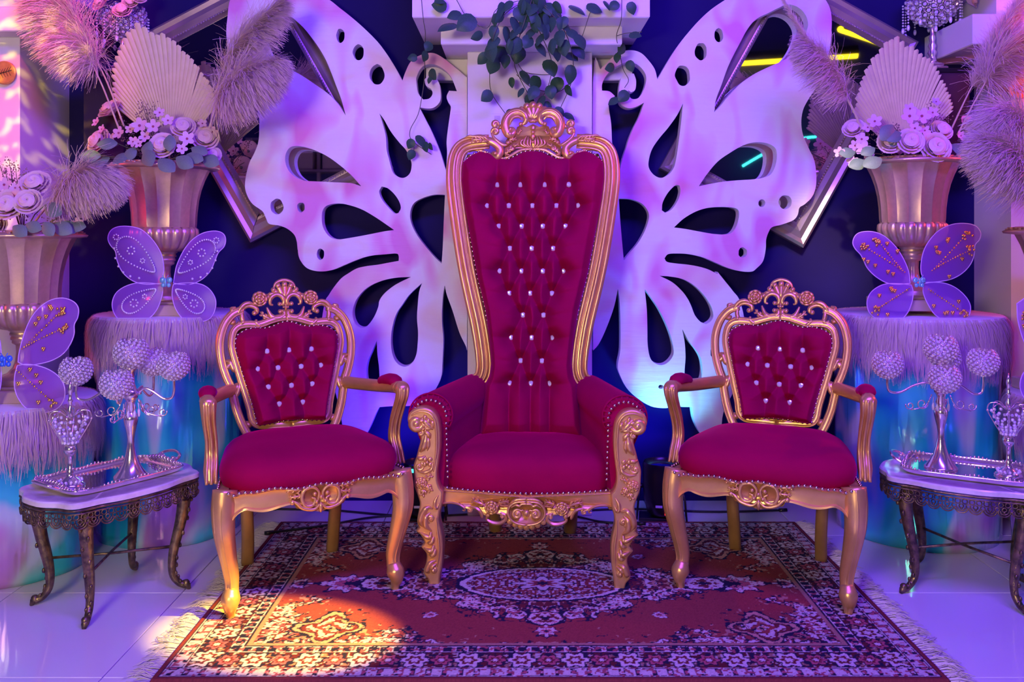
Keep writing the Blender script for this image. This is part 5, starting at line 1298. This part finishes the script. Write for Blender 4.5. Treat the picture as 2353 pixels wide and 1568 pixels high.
RZL, RZR = math.radians(56), math.radians(-30)
TL = (-1.345, 2.93, 0); TR = (1.535, 3.0, 0)
side_table('brass lace table with marble top, in front of the low pedestal with the crown goblet', TL, RZL)
side_table('brass lace table with marble top, beside the armchair by the cyan-lit butterfly foot', TR, RZR)
def tray(label, c, rz, hx=.205, hy=.140):
    t = thing('serving_tray', label, 'tray', c, rz)
    b = MB(); pr = [(1.0, .014), (1.0, .018), (.93, .010), (.90, .004), (.2, .004)]
    def rr(s_, q): 
        a = 2*PI*q/64; e = .30; cx, sy = math.cos(a), math.sin(a); return (hx*s_*math.copysign(abs(cx)**e, cx), hy*s_*math.copysign(abs(sy)**e, sy))
    vs = []
    for s_, z in [(.90, 0.0), (.97, .006)]+pr: vs += [(*rr(s_, q), z) for q in range(64)]
    m_ = len(pr)+2; fs = [(i*64+q, i*64+(q+1) % 64, (i+1)*64+(q+1) % 64, (i+1)*64+q) for i in range(m_-1) for q in range(64)]; fs += [tuple((m_-1)*64+q for q in range(64)), tuple(range(63, -1, -1))]
    b.add(vs, fs); obj('tray_base', b, M['silver'], t, auto=40)
    rim = MB(); P = [(*rr(1.0, q), .018) for q in range(64)]; rim.tube(P, .0035, 6, closed=True)
    for p in along(P, .013, True): rim.ball((p[0]*.985, p[1]*.985, .020+.004*math.sin(p[0]*60)), (.0045, .0045, .006), 6, 4)
    obj('beaded_rim', rim, M['silver'], t)
    for s_ in (-1, 1):
        h = MB(); h.tube(crom([(s_*hx*.99, -.055, .018), (s_*(hx+.028), -.046, .034), (s_*(hx+.040), 0, .042), (s_*(hx+.028), .046, .034), (s_*hx*.99, .055, .018)], 6), .0055, 8)
        for y in (-.05, -.03, .03, .05): h.ball((s_*(hx+.012), y, .026), (.008, .009, .007), 6, 4)
        for j in range(9): h.ball((s_*(hx-.012), -.07+j*.0175, .030-.0006*abs(j-4)**2), (.007, .008, .009), 6, 4)
        obj('handle', h, M['silver'], t)
    gl_ = MB().bbox((0, 0, .0052), (hx*1.68, hy*1.60, .002), .0005); obj('mirror_plate', gl_, M['mirror'], t, False)
ZTT = .392
tray('mirrored silver tray with scrolled handles, on the table by the low pedestal', (TL[0]-.015, TL[1]+.02, ZTT), RZL)
tray('mirrored silver tray with scrolled handles, on the table beside the cyan-side armchair', (TR[0]+.02, TR[1]+.02, ZTT), RZR)

# ================================================================== CRYSTAL CANDELABRA
def bead_globe(R, cut, seed):
    """openwork globe of wire rings, crystal beads and small metal balls"""
    random.seed(seed); wires = MB(); beads = MB(); n = 170; ga = PI*(3-math.sqrt(5))
    for k_ in range(n):
        z = 1-2*(k_+.5)/n
        if z > cut: continue
        a = ga*k_; r = math.sqrt(1-z*z); c = Vector((r*math.cos(a), r*math.sin(a), z)); p = c*R
        u = c.cross(Vector((0, 0, 1))).normalized() if abs(z) < .98 else Vector((1, 0, 0)); v = c.cross(u)
        rr = R*.145
        wires.tube([tuple(p+u*rr*math.cos(b)+v*rr*math.sin(b)) for b in np.linspace(0, 2*PI, 9)[:-1]], R*.020, 4, closed=True)
        beads.ball(tuple(p), (R*.085,)*3, 6, 4)
        q = p*1.03+u*rr; wires.ball(tuple(q), R*.042, 5, 4)
    return wires.mesh('wire_cage'), beads.mesh('crystal_beads', False)
GW, GB = bead_globe(.050, .80, 5); GW.materials.append(M['silver']); GB.materials.append(M['crystal'])
def globe(parent, p, s_=1.):
    o = obj('globe', GW, None, parent, loc=p); o.scale = (s_,)*3; c = obj('crystal_beads', GB, None, o, kind='stuff')
def candelabra(label, loc, rz):
    t = thing('candelabra', label, 'candelabra', loc, rz)
    b = MB().lathe([(.053, 0), (.054, .004), (.050, .008), (.038, .024), (.026, .046), (.017, .075), (.0115, .105), (.0105, .125), (.013, .145), (.019, .170), (.023, .190), (.022, .205), (.013, .215), (.012, .220), (.017, .228), (.012, .246), (.016, .256), (.022, .264), (.023, .272), (.023, .288), (.018, .292), (.012, .310), (.011, .35), (.018, .358), (.022, .366)], 32)
    obj('stem', b, M['silver'], t)
    globe(t, (0, 0, .415), 1.08)
    for k_, (a, r, zc) in enumerate(((0, .140, .372), (PI, .178, .358), (-PI/2-.2, .085, .325), (PI/2-.5, .095, .375))):
        c, s_ = math.cos(a), math.sin(a); m_ = MB()
        P = crom([(.022, .280), (.045, .295), (r*.5, .285), (r*.76, .260), (r-.008, .262), (r, .285), (r, zc-.048)], 6); m_.tube([(x*c, x*s_, z) for x, z in P], .0042, 8)
        m_.ball((.028*c, .028*s_, .280), .0075, 8, 5)
        for (cx, cz, rr, a0, tn) in ((.062, .222, .020, 180, 1.2), (.103, .215, .015, 20, -1.2)):
            m_.tube([((cx+rr*(1-.7*u)*math.cos(math.radians(a0)+2*PI*tn*u))*c, (cx+rr*(1-.7*u)*math.cos(math.radians(a0)+2*PI*tn*u))*s_, cz+rr*(1-.7*u)*math.sin(math.radians(a0)+2*PI*tn*u)) for u in np.linspace(0, 1, 16)], .0022, 6)
        m_.tube([(.030*c, .030*s_, .255), (.040*c, .040*s_, .230), (.052*c, .052*s_, .212), (.075*c, .075*s_, .205), (.100*c, .100*s_, .200)], .0022, 6)
        m_.lathe([(.004, zc-.045), (.012, zc-.042), (.018, zc-.038), (.008, zc-.034)], 12, (r*c, r*s_, -.006))
        ao = obj('arm', m_, M['silver'], t); globe(t, (r*c, r*s_, zc), 1.)
    dm = MB()
    for k_ in range(8):
        a = k_*PI/4; dm.tube([(.024*math.cos(a), .024*math.sin(a), .244), (.026*math.cos(a), .026*math.sin(a), .225)], .0012, 4); dm.ball((.026*math.cos(a), .026*math.sin(a), .212), (.005, .005, .013), 6, 5)
    obj('crystal_drops', dm, M['crystal'], t)
ZC = ZTT+.0065
pl_ = at(298, 1090, 2.93); pr_ = at(2165, 1070, 3.04)
candelabra('silver five-globe crystal candelabra on the tray, next to the tall silver-winged pedestal', (pl_.x, 2.94, ZC), math.radians(4))
candelabra('silver five-globe crystal candelabra on the tray, next to the gold-hearted wings', (pr_.x, 3.05, ZC), math.radians(-6))
def crown_goblet(label, loc):
    t = thing('crown_goblet', label, 'candle holder', loc, .3)
    b = MB().lathe([(.043, 0), (.044, .004), (.036, .012), (.024, .022), (.014, .030), (.010, .040), (.012, .048), (.007, .054), (.006, .095), (.010, .100), (.016, .108), (.019, .118), (.016, .128), (.010, .134)], 24); obj('stem', b, M['silver'], t)
    bd = MB()
    for k_ in range(14): a = k_*2*PI/14; bd.ball((.034*math.cos(a), .034*math.sin(a), .018), .0048, 6, 4)
    for (z, r, n) in ((.142, .022, 12), (.157, .026, 12), (.176, .036, 12), (.196, .044, 12), (.214, .050, 12)):
        for k_ in range(n): a = k_*2*PI/n+z*40; bd.ball((r*math.cos(a), r*math.sin(a), z), .0058, 6, 4)
    obj('crystal_beads', bd, M['crystal'], t, kind='stuff')
    for k_ in range(8):
        a = k_*PI/4; c, s_ = math.cos(a), math.sin(a); m_ = MB(); P = crom([(.014, .132), (.028, .150), (.048, .185), (.062, .215), (.056, .238), (.034, .242), (.012, .226)], 5)
        m_.tube([(x*c, x*s_, z) for x, z in P], .0020, 6); m_.ball((.062*c, .062*s_, .215), .0045, 6, 4); obj('crown_arch', m_, M['silver'], t)
    f = MB().lathe([(.012, .222), (.008, .235), (.010, .245), (.005, .255), (.005, .268), (.009, .274), (.005, .282), (.006, .300), (.0085, .312), (.005, .325), (.001, .345)], 14); obj('finial', f, M['silver'], t)
gl_p = at(158, 1110, 2.82); gr_p = at(2325, 1090, 2.93)
crown_goblet('silver crown-shaped crystal goblet with spire, on the tray by the low pedestal', (gl_p.x, 2.83, ZC))
crown_goblet('silver crown-shaped crystal goblet with spire, on the tray by the gold-winged pedestal', (gr_p.x, 2.95, ZC))

# ================================================================== COSTUME FAIRY WINGS
def fairy(label, px, py, D, style, panels, tilt=.06, s=1.):
    """panels: outlines in picture proportions around (px, py)"""
    zc = at(px, py, D); low = max(p[1] for P in panels for p in P); zb = at(px, low, D).z
    t = thing('fairy_wings', label, 'costume wings', (zc.x, D, zb))
    k_ = D/F; dec = {'gold': M['goldbead'], 'silver': M['crystal']}[style]
    for i, P in enumerate(panels):
        Q = smooth_poly([((x-px)*k_, (low-y)*k_) for x, y in P], 5, 60)
        cx = sum(q[0] for q in Q)/len(Q); cz = sum(q[1] for q in Q)/len(Q); n = len(Q)
        lean = lambda x, z: .02+z*tilt-.10*abs(x)*.35
        vs = [(x, lean(x, z), z) for x, z in Q]; rings = [vs]
        for r in (.75, .5, .25): rings.append([(cx+(x-cx)*r, lean(cx+(x-cx)*r, cz+(z-cz)*r)-.010*(1-r*r), cz+(z-cz)*r) for x, z in Q])
        allv = [v for R in rings for v in R]+[(cx, lean(cx, cz)-.010, cz)]
        fs = [(a*n+q, a*n+(q+1) % n, (a+1)*n+(q+1) % n, (a+1)*n+q) for a in range(3) for q in range(n)]+[(3*n+q, 3*n+(q+1) % n, 4*n) for q in range(n)]
        mb = MB(); mb.add(allv, fs); po = obj('wing_panel', mb, M['gauze'], t)
        w_ = MB().tube(vs, .0019, 6, closed=True); obj('wire_rim', w_, M['wire'], po)
        bd = MB(); root = np.array([0, (low-py)*k_]); 
        far = np.array(max(Q, key=lambda q: np.hypot(q[0]-root[0], q[1]-root[1]))); ax = far-root; L = np.linalg.norm(ax); d = ax/L; nn = np.array([-d[1], d[0]])
        def put(p, r): bd.ball((p[0], lean(p[0], p[1])-.013, p[1]), (r*1.35, r*.8, r*1.35), 6, 4)
        if style == 'gold':
            lines = ((.22, .80, .05), (.22, .70, -.11)) if i < 2 else ((.2, .85, 0.),)
            for (a, b, side) in lines:
                for u in np.linspace(a, b, 16): put(root+d*L*u+nn*side*L*((u-a)/(b-a))**1.3, .0021+(.0012 if int(u*40) % 3 == 0 else 0))
                e = root+d*L*(b+.04)+nn*side*L
                for q in range(12): put(e+np.array([random.gauss(0, .008), random.gauss(0, .008)]), .0038)
            for q in range(7 if i < 2 else 5):
                u = random.uniform(.3, .78); sd = random.choice((-1, 1))*random.uniform(.10, .19); e = root+d*L*u+nn*sd*L
                for g_ in ((-.0035, .002), (.0035, .002), (0, -.004)): put(e+np.array(g_), .0038)
        else:
            c0 = root+d*L*.52
            for q in range(46):                                     # paisley drop of rhinestones
                a = 2*PI*q/46; tt = (1+math.cos(a))/2; wd = math.sin(a)*.19*(.35+.65*tt)
                put(c0+d*L*(tt-.5)*.62+nn*wd*L, .0026)
            for q in range(7): a = q*2*PI/7; put(c0+d*L*.10+d*.014*math.cos(a)+nn*.014*math.sin(a), .003)
            for q in range(6): a = q*2*PI/6; put(c0-d*L*.10+d*.008*math.cos(a)+nn*.008*math.sin(a), .0026)
            if i < 2:
                for q in range(6): put(root+d*L*(.30+.10*q)+nn*.27*L*(1 if ax[0] < 0 else -1)*math.sin(PI*(.25+.12*q)), .0036)
                for q in range(7): a = q*2*PI/7; put(root+d*L*.88+d*.010*math.cos(a)+nn*.010*math.sin(a), .0026)
        obj('bead_pattern', bd, dec, po, kind='stuff')
    br = MB(); zr = (low-py)*k_
    for s_ in (-1, 1):
        br.ball((s_*.014, .0+zr*tilt, zr+.010), (.012, .007, .012), 8, 5); br.ball((s_*.011, zr*tilt, zr-.010), (.009, .006, .009), 8, 5); br.tube([(0, zr*tilt-.004, zr+.010), (s_*.012, zr*tilt-.006, zr+.030)], .0016, 5)
    br.ball((0, zr*tilt-.004, zr), (.005, .006, .018), 8, 6); obj('brooch', br, M['bluegem'] if px < 100 else M['aqua'], t)
    return t
def cvw(pts, ox, oy, s_): return cv(pts, ox, oy, s_)
e2 = (0, 520, 3.266); e3 = (1850, 500, 3.135)
random.seed(3)
fairy('violet gauze fairy wings with silver paisley rhinestones, propped before the tall urn', 379, 650, 3.42, 'silver', [
    cvw([(1190, 430), (1080, 440), (980, 415), (900, 350), (855, 260), (840, 190), (800, 140), (782, 90), (800, 35), (850, 5), (930, 0), (1020, 20), (1090, 75), (1150, 150), (1190, 230), (1205, 330)], *e2),
    cvw([(1280, 430), (1290, 360), (1305, 290), (1350, 190), (1410, 110), (1490, 55), (1580, 36), (1645, 50), (1672, 90), (1665, 150), (1620, 200), (1595, 260), (1560, 340), (1500, 400), (1420, 438), (1340, 440)], *e2),
    cvw([(1190, 440), (1100, 430), (1000, 430), (910, 460), (850, 510), (827, 580), (840, 650), (880, 700), (950, 722), (1040, 722), (1110, 690), (1160, 630), (1190, 550), (1202, 480)], *e2),
    cvw([(1280, 440), (1350, 430), (1430, 428), (1510, 445), (1570, 490), (1607, 560), (1600, 640), (1560, 700), (1490, 722), (1410, 722), (1350, 690), (1300, 620), (1275, 540), (1272, 480)], *e2)])
fairy('violet gauze fairy wings with gold hearts, propped before the tall urn beside the red-lit column', 2115, 650, 3.42, 'gold', [
    cvw([(780, 478), (690, 485), (610, 475), (530, 430), (470, 370), (440, 310), (420, 270), (380, 225), (364, 180), (385, 130), (430, 105), (510, 102), (590, 130), (670, 200), (730, 290), (770, 390)], *e3),
    cvw([(890, 470), (862, 400), (865, 320), (890, 230), (940, 150), (1010, 85), (1100, 48), (1190, 42), (1260, 60), (1296, 110), (1285, 160), (1252, 200), (1245, 270), (1215, 340), (1160, 400), (1080, 445), (980, 466)], *e3),
    cvw([(790, 490), (700, 480), (600, 482), (530, 510), (480, 555), (458, 620), (475, 690), (530, 735), (620, 748), (700, 740), (755, 690), (790, 610), (800, 540)], *e3),
    cvw([(880, 480), (940, 470), (1020, 475), (1090, 500), (1150, 545), (1195, 605), (1207, 665), (1180, 725), (1110, 748), (1020, 745), (950, 700), (900, 620), (872, 540)], *e3)])
fairy('violet gauze fairy wings with gold hearts and blue brooch, propped before the low urn', 8, 832, 3.04, 'gold', [
    [(-8, 830), (-60, 838), (-110, 810), (-140, 760), (-150, 715), (-120, 690), (-80, 695), (-40, 730), (-15, 780)],
    cvw([(100, 1030), (105, 960), (130, 850), (160, 760), (200, 680), (260, 610), (340, 560), (430, 545), (510, 570), (552, 620), (550, 690), (525, 745), (525, 820), (495, 900), (440, 970), (350, 1020), (230, 1048), (150, 1050)], *e2),
    [(-8, 840), (-70, 836), (-120, 860), (-125, 905), (-90, 945), (-40, 945), (-10, 900)],
    cvw([(95, 1055), (170, 1045), (270, 1060), (360, 1095), (430, 1150), (465, 1220), (465, 1300), (420, 1370), (340, 1403), (250, 1400), (170, 1370), (110, 1300), (80, 1220), (78, 1130)], *e2)])
fairy('violet gauze fairy wings with gold hearts, propped before the low urn of pampas', 2470, 832, 3.06, 'gold', [
    [(2462, 830), (2410, 838), (2370, 800), (2352, 745), (2350, 700), (2380, 684), (2420, 700), (2448, 760)], [(2478, 830), (2530, 838), (2570, 800), (2590, 730), (2570, 690), (2520, 700), (2490, 760)],
    [(2462, 840), (2400, 836), (2360, 860), (2352, 900), (2380, 938), (2430, 935), (2460, 890)], [(2478, 840), (2540, 836), (2580, 870), (2575, 920), (2530, 940), (2490, 900)]])

# ================================================================== IVY
def ivy_leaf():
    def fn(u, v):
        s_ = (u-.5)*2; prof = [0, .30, .47, .50, .44, .34, .20, 0]; w_ = float(np.interp(v, np.linspace(0, 1, 8), prof))
        back = .16*(1-abs(v*4-.6)) if v < .4 else 0
        return (v*1.0-max(0, back)*abs(s_)**1.5, s_*w_, .10*math.sin(v*PI)-.22*abs(s_)*w_*.8-.10*v*v)
    return MB().grid(fn, 6, 8)
IVL = ivy_leaf().mesh('leaf'); IVL.materials.append(M['ivy'])
def ivy(label, root, stems, leaves, seed, grp=None):
    random.seed(seed); t = thing('ivy_garland', label, 'ivy', root, 0, grp); R = Vector(root); sm = MB()
    for S in stems: sm.tube(crom([tuple(Vector(p)-R) for p in S], 5), .0017, 5)
    obj('stem', sm, M['ivystem'], t)
    for (p, ln, ang) in leaves:
        o = bpy.data.objects.new('leaf', IVL); COL.objects.link(o); o.parent = t; o.location = Vector(p)-R; s_ = ln; o.scale = (s_, s_*random.uniform(.72, .98), s_)
        # hang along `ang` (deg below horizontal, to the right) with some twist, face outwards
        a = math.radians(ang); d = Vector((math.cos(a), random.uniform(-.45, .15), -math.sin(a))).normalized()
        z = (Vector((random.uniform(-1, 1), -.8, random.uniform(-.5, .9)))); z = (z-d*z.dot(d)).normalized(); y = z.cross(d)
        o.rotation_mode = 'QUATERNION'; o.rotation_quaternion = Matrix((d, y, z)).transposed().to_quaternion()
random.seed(77)
g5 = lambda x, y: (930+x/3.267, y/3.267)
def ivp(x, y, d): px, py = g5(x, y); return tuple(at(px, py, d))
Lf = []; St = []
dens = [(700, 140, 70), (760, 60, 80), (870, 90, 90), (960, 40, 90), (1040, 130, 90), (1130, 170, 80), (1200, 220, 80), (690, 230, 80), (780, 240, 90), (870, 320, 100), (990, 250, 80), (600, 290, 70), (660, 370, 100), (760, 390, 110), (700, 480, 90), (880, 390, 100), (1010, 360, 90), (1130, 330, 90), (1150, 400, 80), (1210, 340, 90), (1290, 380, 100), (1310, 300, 90), (1090, 490, 110), (1240, 440, 80), (1270, 530, 110), (900, 570, 90), (1010, 610, 90), (820, 620, 60), (1170, 620, 90), (1010, 690, 90), (1110, 680, 80), (1230, 680, 70), (670, 730, 80), (930, 760, 80), (1060, 760, 90), (1080, 800, 70), (910, 700, 60), (800, 860, 70), (1150, 850, 70), (1220, 890, 70), (1000, 160, 90), (920, 180, 90), (840, 170, 90), (1080, 230, 90), (1150, 100, 80), (1260, 80, 100), (1390, 80, 90), (760, 130, 80), (1000, 70, 80), (1090, 60, 80), (940, 120, 80), (1040, 200, 90), (880, 240, 90), (960, 310, 80), (1060, 290, 80), (720, 320, 90), (810, 330, 90), (1180, 270, 90), (1250, 260, 80), (640, 440, 80), (780, 450, 80), (1200, 170, 70), (540, 170, 120), (400, 220, 110), (440, 140, 80), (330, 85, 80)]
for (x, y, s_) in dens:
    sp = (x-960)/500; z = y/800
    Lf.append((ivp(x-20, y-35, 3.47-.03*random.random()+.02*random.random() if y < 380 else 3.60+.10*random.random() if y < 520 else 3.70-.05*random.random()), s_/3.267/F*3.55*1.35, 90-sp*45+random.uniform(-40, 40)))
for (x, y, s_) in ((960, -30, 80), (880, 0, 90), (1040, -10, 90), (800, 10, 80), (1120, 20, 80), (980, 90, 80), (900, 30, 80), (1060, 110, 80), (720, 60, 70), (1210, 130, 80)): Lf.append((ivp(x, y, 3.45), s_/3.267/F*3.5*1.25, random.uniform(50, 130)))
for pts in ([(960, -20, 3.46), (760, 100, 3.46), (660, 300, 3.46), (640, 500, 3.66), (650, 690, 3.72), (760, 860, 3.70)], [(960, -20, 3.46), (870, 250, 3.46), (820, 450, 3.62), (870, 600, 3.72), (960, 760, 3.70)], [(960, -20, 3.46), (1000, 200, 3.46), (1100, 450, 3.62), (1080, 640, 3.72), (1000, 780, 3.70)], [(980, -20, 3.46), (1180, 200, 3.46), (1260, 420, 3.60), (1250, 620, 3.72), (1160, 830, 3.70)], [(980, -20, 3.46), (1220, 180, 3.46), (1300, 330, 3.50), (1400, 70, 3.47)], [(960, -20, 3.46), (700, 60, 3.46), (620, 210, 3.46), (470, 130, 3.47), (390, 0, 3.47)], [(850, 480, 3.64), (900, 540, 3.70), (1010, 560, 3.72), (1100, 560, 3.72)], [(840, 560, 3.70), (960, 660, 3.74), (1150, 690, 3.73), (1260, 600, 3.72)]): St.append([ivp(*p) for p in pts])
ivy('thick ivy bunch trailing down the centre of the white column above the throne', ivp(960, -20, 3.46), St, Lf, 51)
ivy('single ivy vine trailing off the capital over the pink-brushed butterfly curl', ivp(125, -10, 3.46), [[ivp(*p) for p in [(125, -10, 3.46), (140, 150, 3.46), (155, 250, 3.52), (150, 400, 3.74), (150, 560, 3.80), (130, 720, 3.80), (100, 860, 3.80), (40, 980, 3.80), (60, 1060, 3.80), (200, 1160, 3.80)]], [ivp(60, 1060, 3.8), ivp(70, 1120, 3.8), ivp(50, 1180, 3.8)]],
    [(ivp(190, 320, 3.62), .045, 110), (ivp(160, 390, 3.72), .045, 100), (ivp(90, 430, 3.74), .040, 170), (ivp(190, 530, 3.79), .055, 60), (ivp(200, 570, 3.79), .040, 110), (ivp(100, 1020, 3.79), .060, 60), (ivp(60, 1050, 3.79), .045, 120), (ivp(150, 1070, 3.79), .045, 80), (ivp(180, 1080, 3.79), .035, 60), (ivp(60, 1130, 3.79), .045, 110), (ivp(230, 0, 3.46), .045, 20)], 52)
ivy('single ivy vine trailing off the capital over the cyan-footed butterfly curl', ivp(1630, -10, 3.46), [[ivp(*p) for p in [(1630, -10, 3.46), (1625, 150, 3.46), (1590, 270, 3.56), (1610, 380, 3.72), (1640, 520, 3.80), (1680, 600, 3.80), (1650, 660, 3.80)]], [ivp(1590, 270, 3.56), ivp(1660, 250, 3.58), ivp(1780, 240, 3.60)]],
    [(ivp(1690, 20, 3.46), .050, 70), (ivp(1600, 20, 3.46), .045, 140), (ivp(1690, 260, 3.58), .050, 10), (ivp(1640, 330, 3.70), .055, 110), (ivp(1600, 400, 3.74), .045, 100), (ivp(1680, 460, 3.79), .050, 70), (ivp(1570, 500, 3.78), .045, 160), (ivp(1670, 690, 3.79), .060, 130), (ivp(1600, 740, 3.79), .050, 150), (ivp(1500, 10, 3.46), .045, 60)], 53)

# ================================================================== CRYSTAL FLOWER BALLS ON BLACK TOWERS
def tower(label, x0, x1, y0, y1, h):
    t = thing('wall_box', label, 'shelf', ((x0+x1)/2, (y0+y1)/2, h-.38))
    obj('box_body', MB().bbox((0, 0, .18), (x1-x0-.02, y1-y0-.004, .36), .006), M['blackcloth'], t, False); obj('box_top', MB().bbox((0, 0, .37), (x1-x0, y1-y0, .02), .004), M['black'], t, False)
def flower_stand(label, x, y, z, ball, R, seed):
    random.seed(seed); t = thing('crystal_stand', label, 'flower stand', (x, y, z)); H = ball-z-R*.55
    b = MB().bbox((0, 0, .010), (.095, .095, .020), .004); b.bbox((0, 0, .028), (.07, .07, .016), .004); obj('base', b, M['silver'], t, False)
    p = MB().lathe([(.030, .036), (.018, .050), (.012, .070), (.020, .085), (.012, .10), (.018, .115), (.010, .13), (.014, .150), (.009, .165), (.008, H), (.02, H+.01)], 20); obj('pole', p, M['silver'], t)
    w_, g_ = bead_globe(R, .35, seed); w_.materials.append(M['silver']); g_.materials.append(M['crystal']); o = obj('bead_bowl', w_, None, t, loc=(0, 0, ball-z)); obj('crystal_beads', g_, None, o, kind='stuff')
    for k_ in range(12):
        a = 2*PI*k_/12+.2; c, s_ = math.cos(a)*R*1.12, math.sin(a)*R*1.12; d_ = MB(); top = ball-z-R*.1; n = random.randint(6, 10)
        for j in range(n): d_.ball((c, s_, top-j*.0125), .0046, 6, 4)
        d_.ball((c, s_, top-n*.0125-.010), (.0075, .0075, .014), 8, 6); obj('crystal_pendant', d_, M['crystal'], t)
BLp = at(282, 38, 3.85); BRp = at(2142, 4, 3.85)
zL = at(282, 172, 3.85).z; zR = at(2142, 166, 3.85).z
tower('black box shelf on the wall behind the silver-winged urn, carrying a crystal flower ball', BLp.x-.13, BLp.x+.06, 3.745, 3.998, zL)
tower('black box shelf on the wall behind the gold-winged urn, carrying a crystal flower ball', BRp.x-.06, BRp.x+.12, 3.745, 3.998, zR)
flower_stand('crystal bead ball with roses and drops on a silver pole, by the pink-lit column', BLp.x, 3.85, zL, BLp.z, .095, 61)
flower_stand('crystal bead ball with drops on a silver pole, by the red-lit right column', BRp.x, 3.85, zR, BRp.z, .105, 62)
random.seed(9)
for (px, py, r) in ((240, 12, 24), (285, 30, 22), (262, -8, 22), (318, -2, 20), (300, 10, 18)):
    place(ROSE, 'rose', at(px, py, 3.755), r/F*3.71*1.1, (px-280, -70, 40), 'peach-pink rose on the crystal ball by the pink-lit column', 'roses on the crystal ball by the pink-lit column')
for (px, py, r) in ((2222, 4, 22), (2195, -12, 22), (2120, -25, 24)):
    place(ROSE, 'rose', at(px, py, 3.755), r/F*3.72*1.1, (px-2142, -70, 40), 'peach-pink rose on the crystal ball by the red-lit right column', 'roses on the crystal ball by the red-lit right column')

# ================================================================== FLOOR PAR LAMPS AND CABLES
def par(label, x, y, led_m, turn):
    t = thing('par_lamp', label, 'stage light', (x, y, 0), turn)
    h = MB().lathe([(.045, .02), (.062, .035), (.075, .09), (.080, .15), (.080, .235), (.076, .245), (.072, .235), (.060, .225)], 24); obj('housing', h, M['black'], t, auto=40)
    l = MB().lathe([(.070, .228), (.03, .232), (.001, .233)], 20, caps=False); obj('lens', l, M['mirror'], t)
    for s_ in (-1, 1):
        y_ = MB()
        for d_ in (-1, 1): y_.tube([(s_*.088, 0, .14), (s_*.098, d_*.020, .08), (s_*.104, d_*.035, .004)], .0045, 6)
        y_.lathe([(.016, -.006), (.016, .006)], 12, (s_*.088, 0, .14)); obj('yoke_leg', y_, M['black'], t)
    pb = MB().bbox((0, 0, .008), (.19, .10, .016), .003); obj('base_plate', pb, M['black'], t, False)
    st = MB().bbox((-.012, -.0805, .075), (.028, .003, .010), .0005); obj('sticker', st, M['white'], t, False)
    d_ = MB().bbox(led_m[1], led_m[2], .001); obj('display', d_, led_m[0], t, False)
par('black par lamp with red display, on the floor beside the cyan butterfly foot', (1522-1185)/F*3.72, 3.74, (M['redled'], (.022, -.066, .040), (.020, .006, .007)), -.15)
par('black par lamp with cyan display, on the floor between throne and yellow-lit armchair', (968-1185)/F*3.70, 3.74, (M['cyanled'], (-.035, -.078, .225), (.028, .010, .013)), 0)
def cable(label, pts, r=.0045):
    t = thing('cable', label, 'cable', pts[0]); P = crom([tuple(Vector(p)-Vector(pts[0])) for p in pts], 8); obj('cord', MB().tube(P, r, 6), M['rubber'], t)
    pl = MB(); d = Vector(P[-1])-Vector(P[-2]); d.normalize(); pl.tube([tuple(P[-1]), tuple(Vector(P[-1])+d*.035)], r*1.8, 8); obj('plug', pl, M['black'], t)
cable('black cable running along the floor under the yellow-lit armchair', [(-.10, 3.80, .006), (-.45, 3.76, .006), (-.80, 3.84, .006), (-1.05, 3.86, .006)])
cable('black cable lying across the rear corner of the rug', [(-.45, 3.78, .006), (-.62, 3.74, .006), (-.74, 3.62, .020), (-.86, 3.56, .020), (-.97, 3.52, .018)])
cable('black cable running along the back wall beside the cyan-lit lamp', [(.20, 3.82, .006), (.50, 3.86, .006), (.85, 3.82, .006), (1.15, 3.84, .006)])
cable('black cable looping behind the throne onto the rug', [(.16, 3.82, .006), (.28, 3.74, .006), (.36, 3.64, .020), (.50, 3.62, .020)])
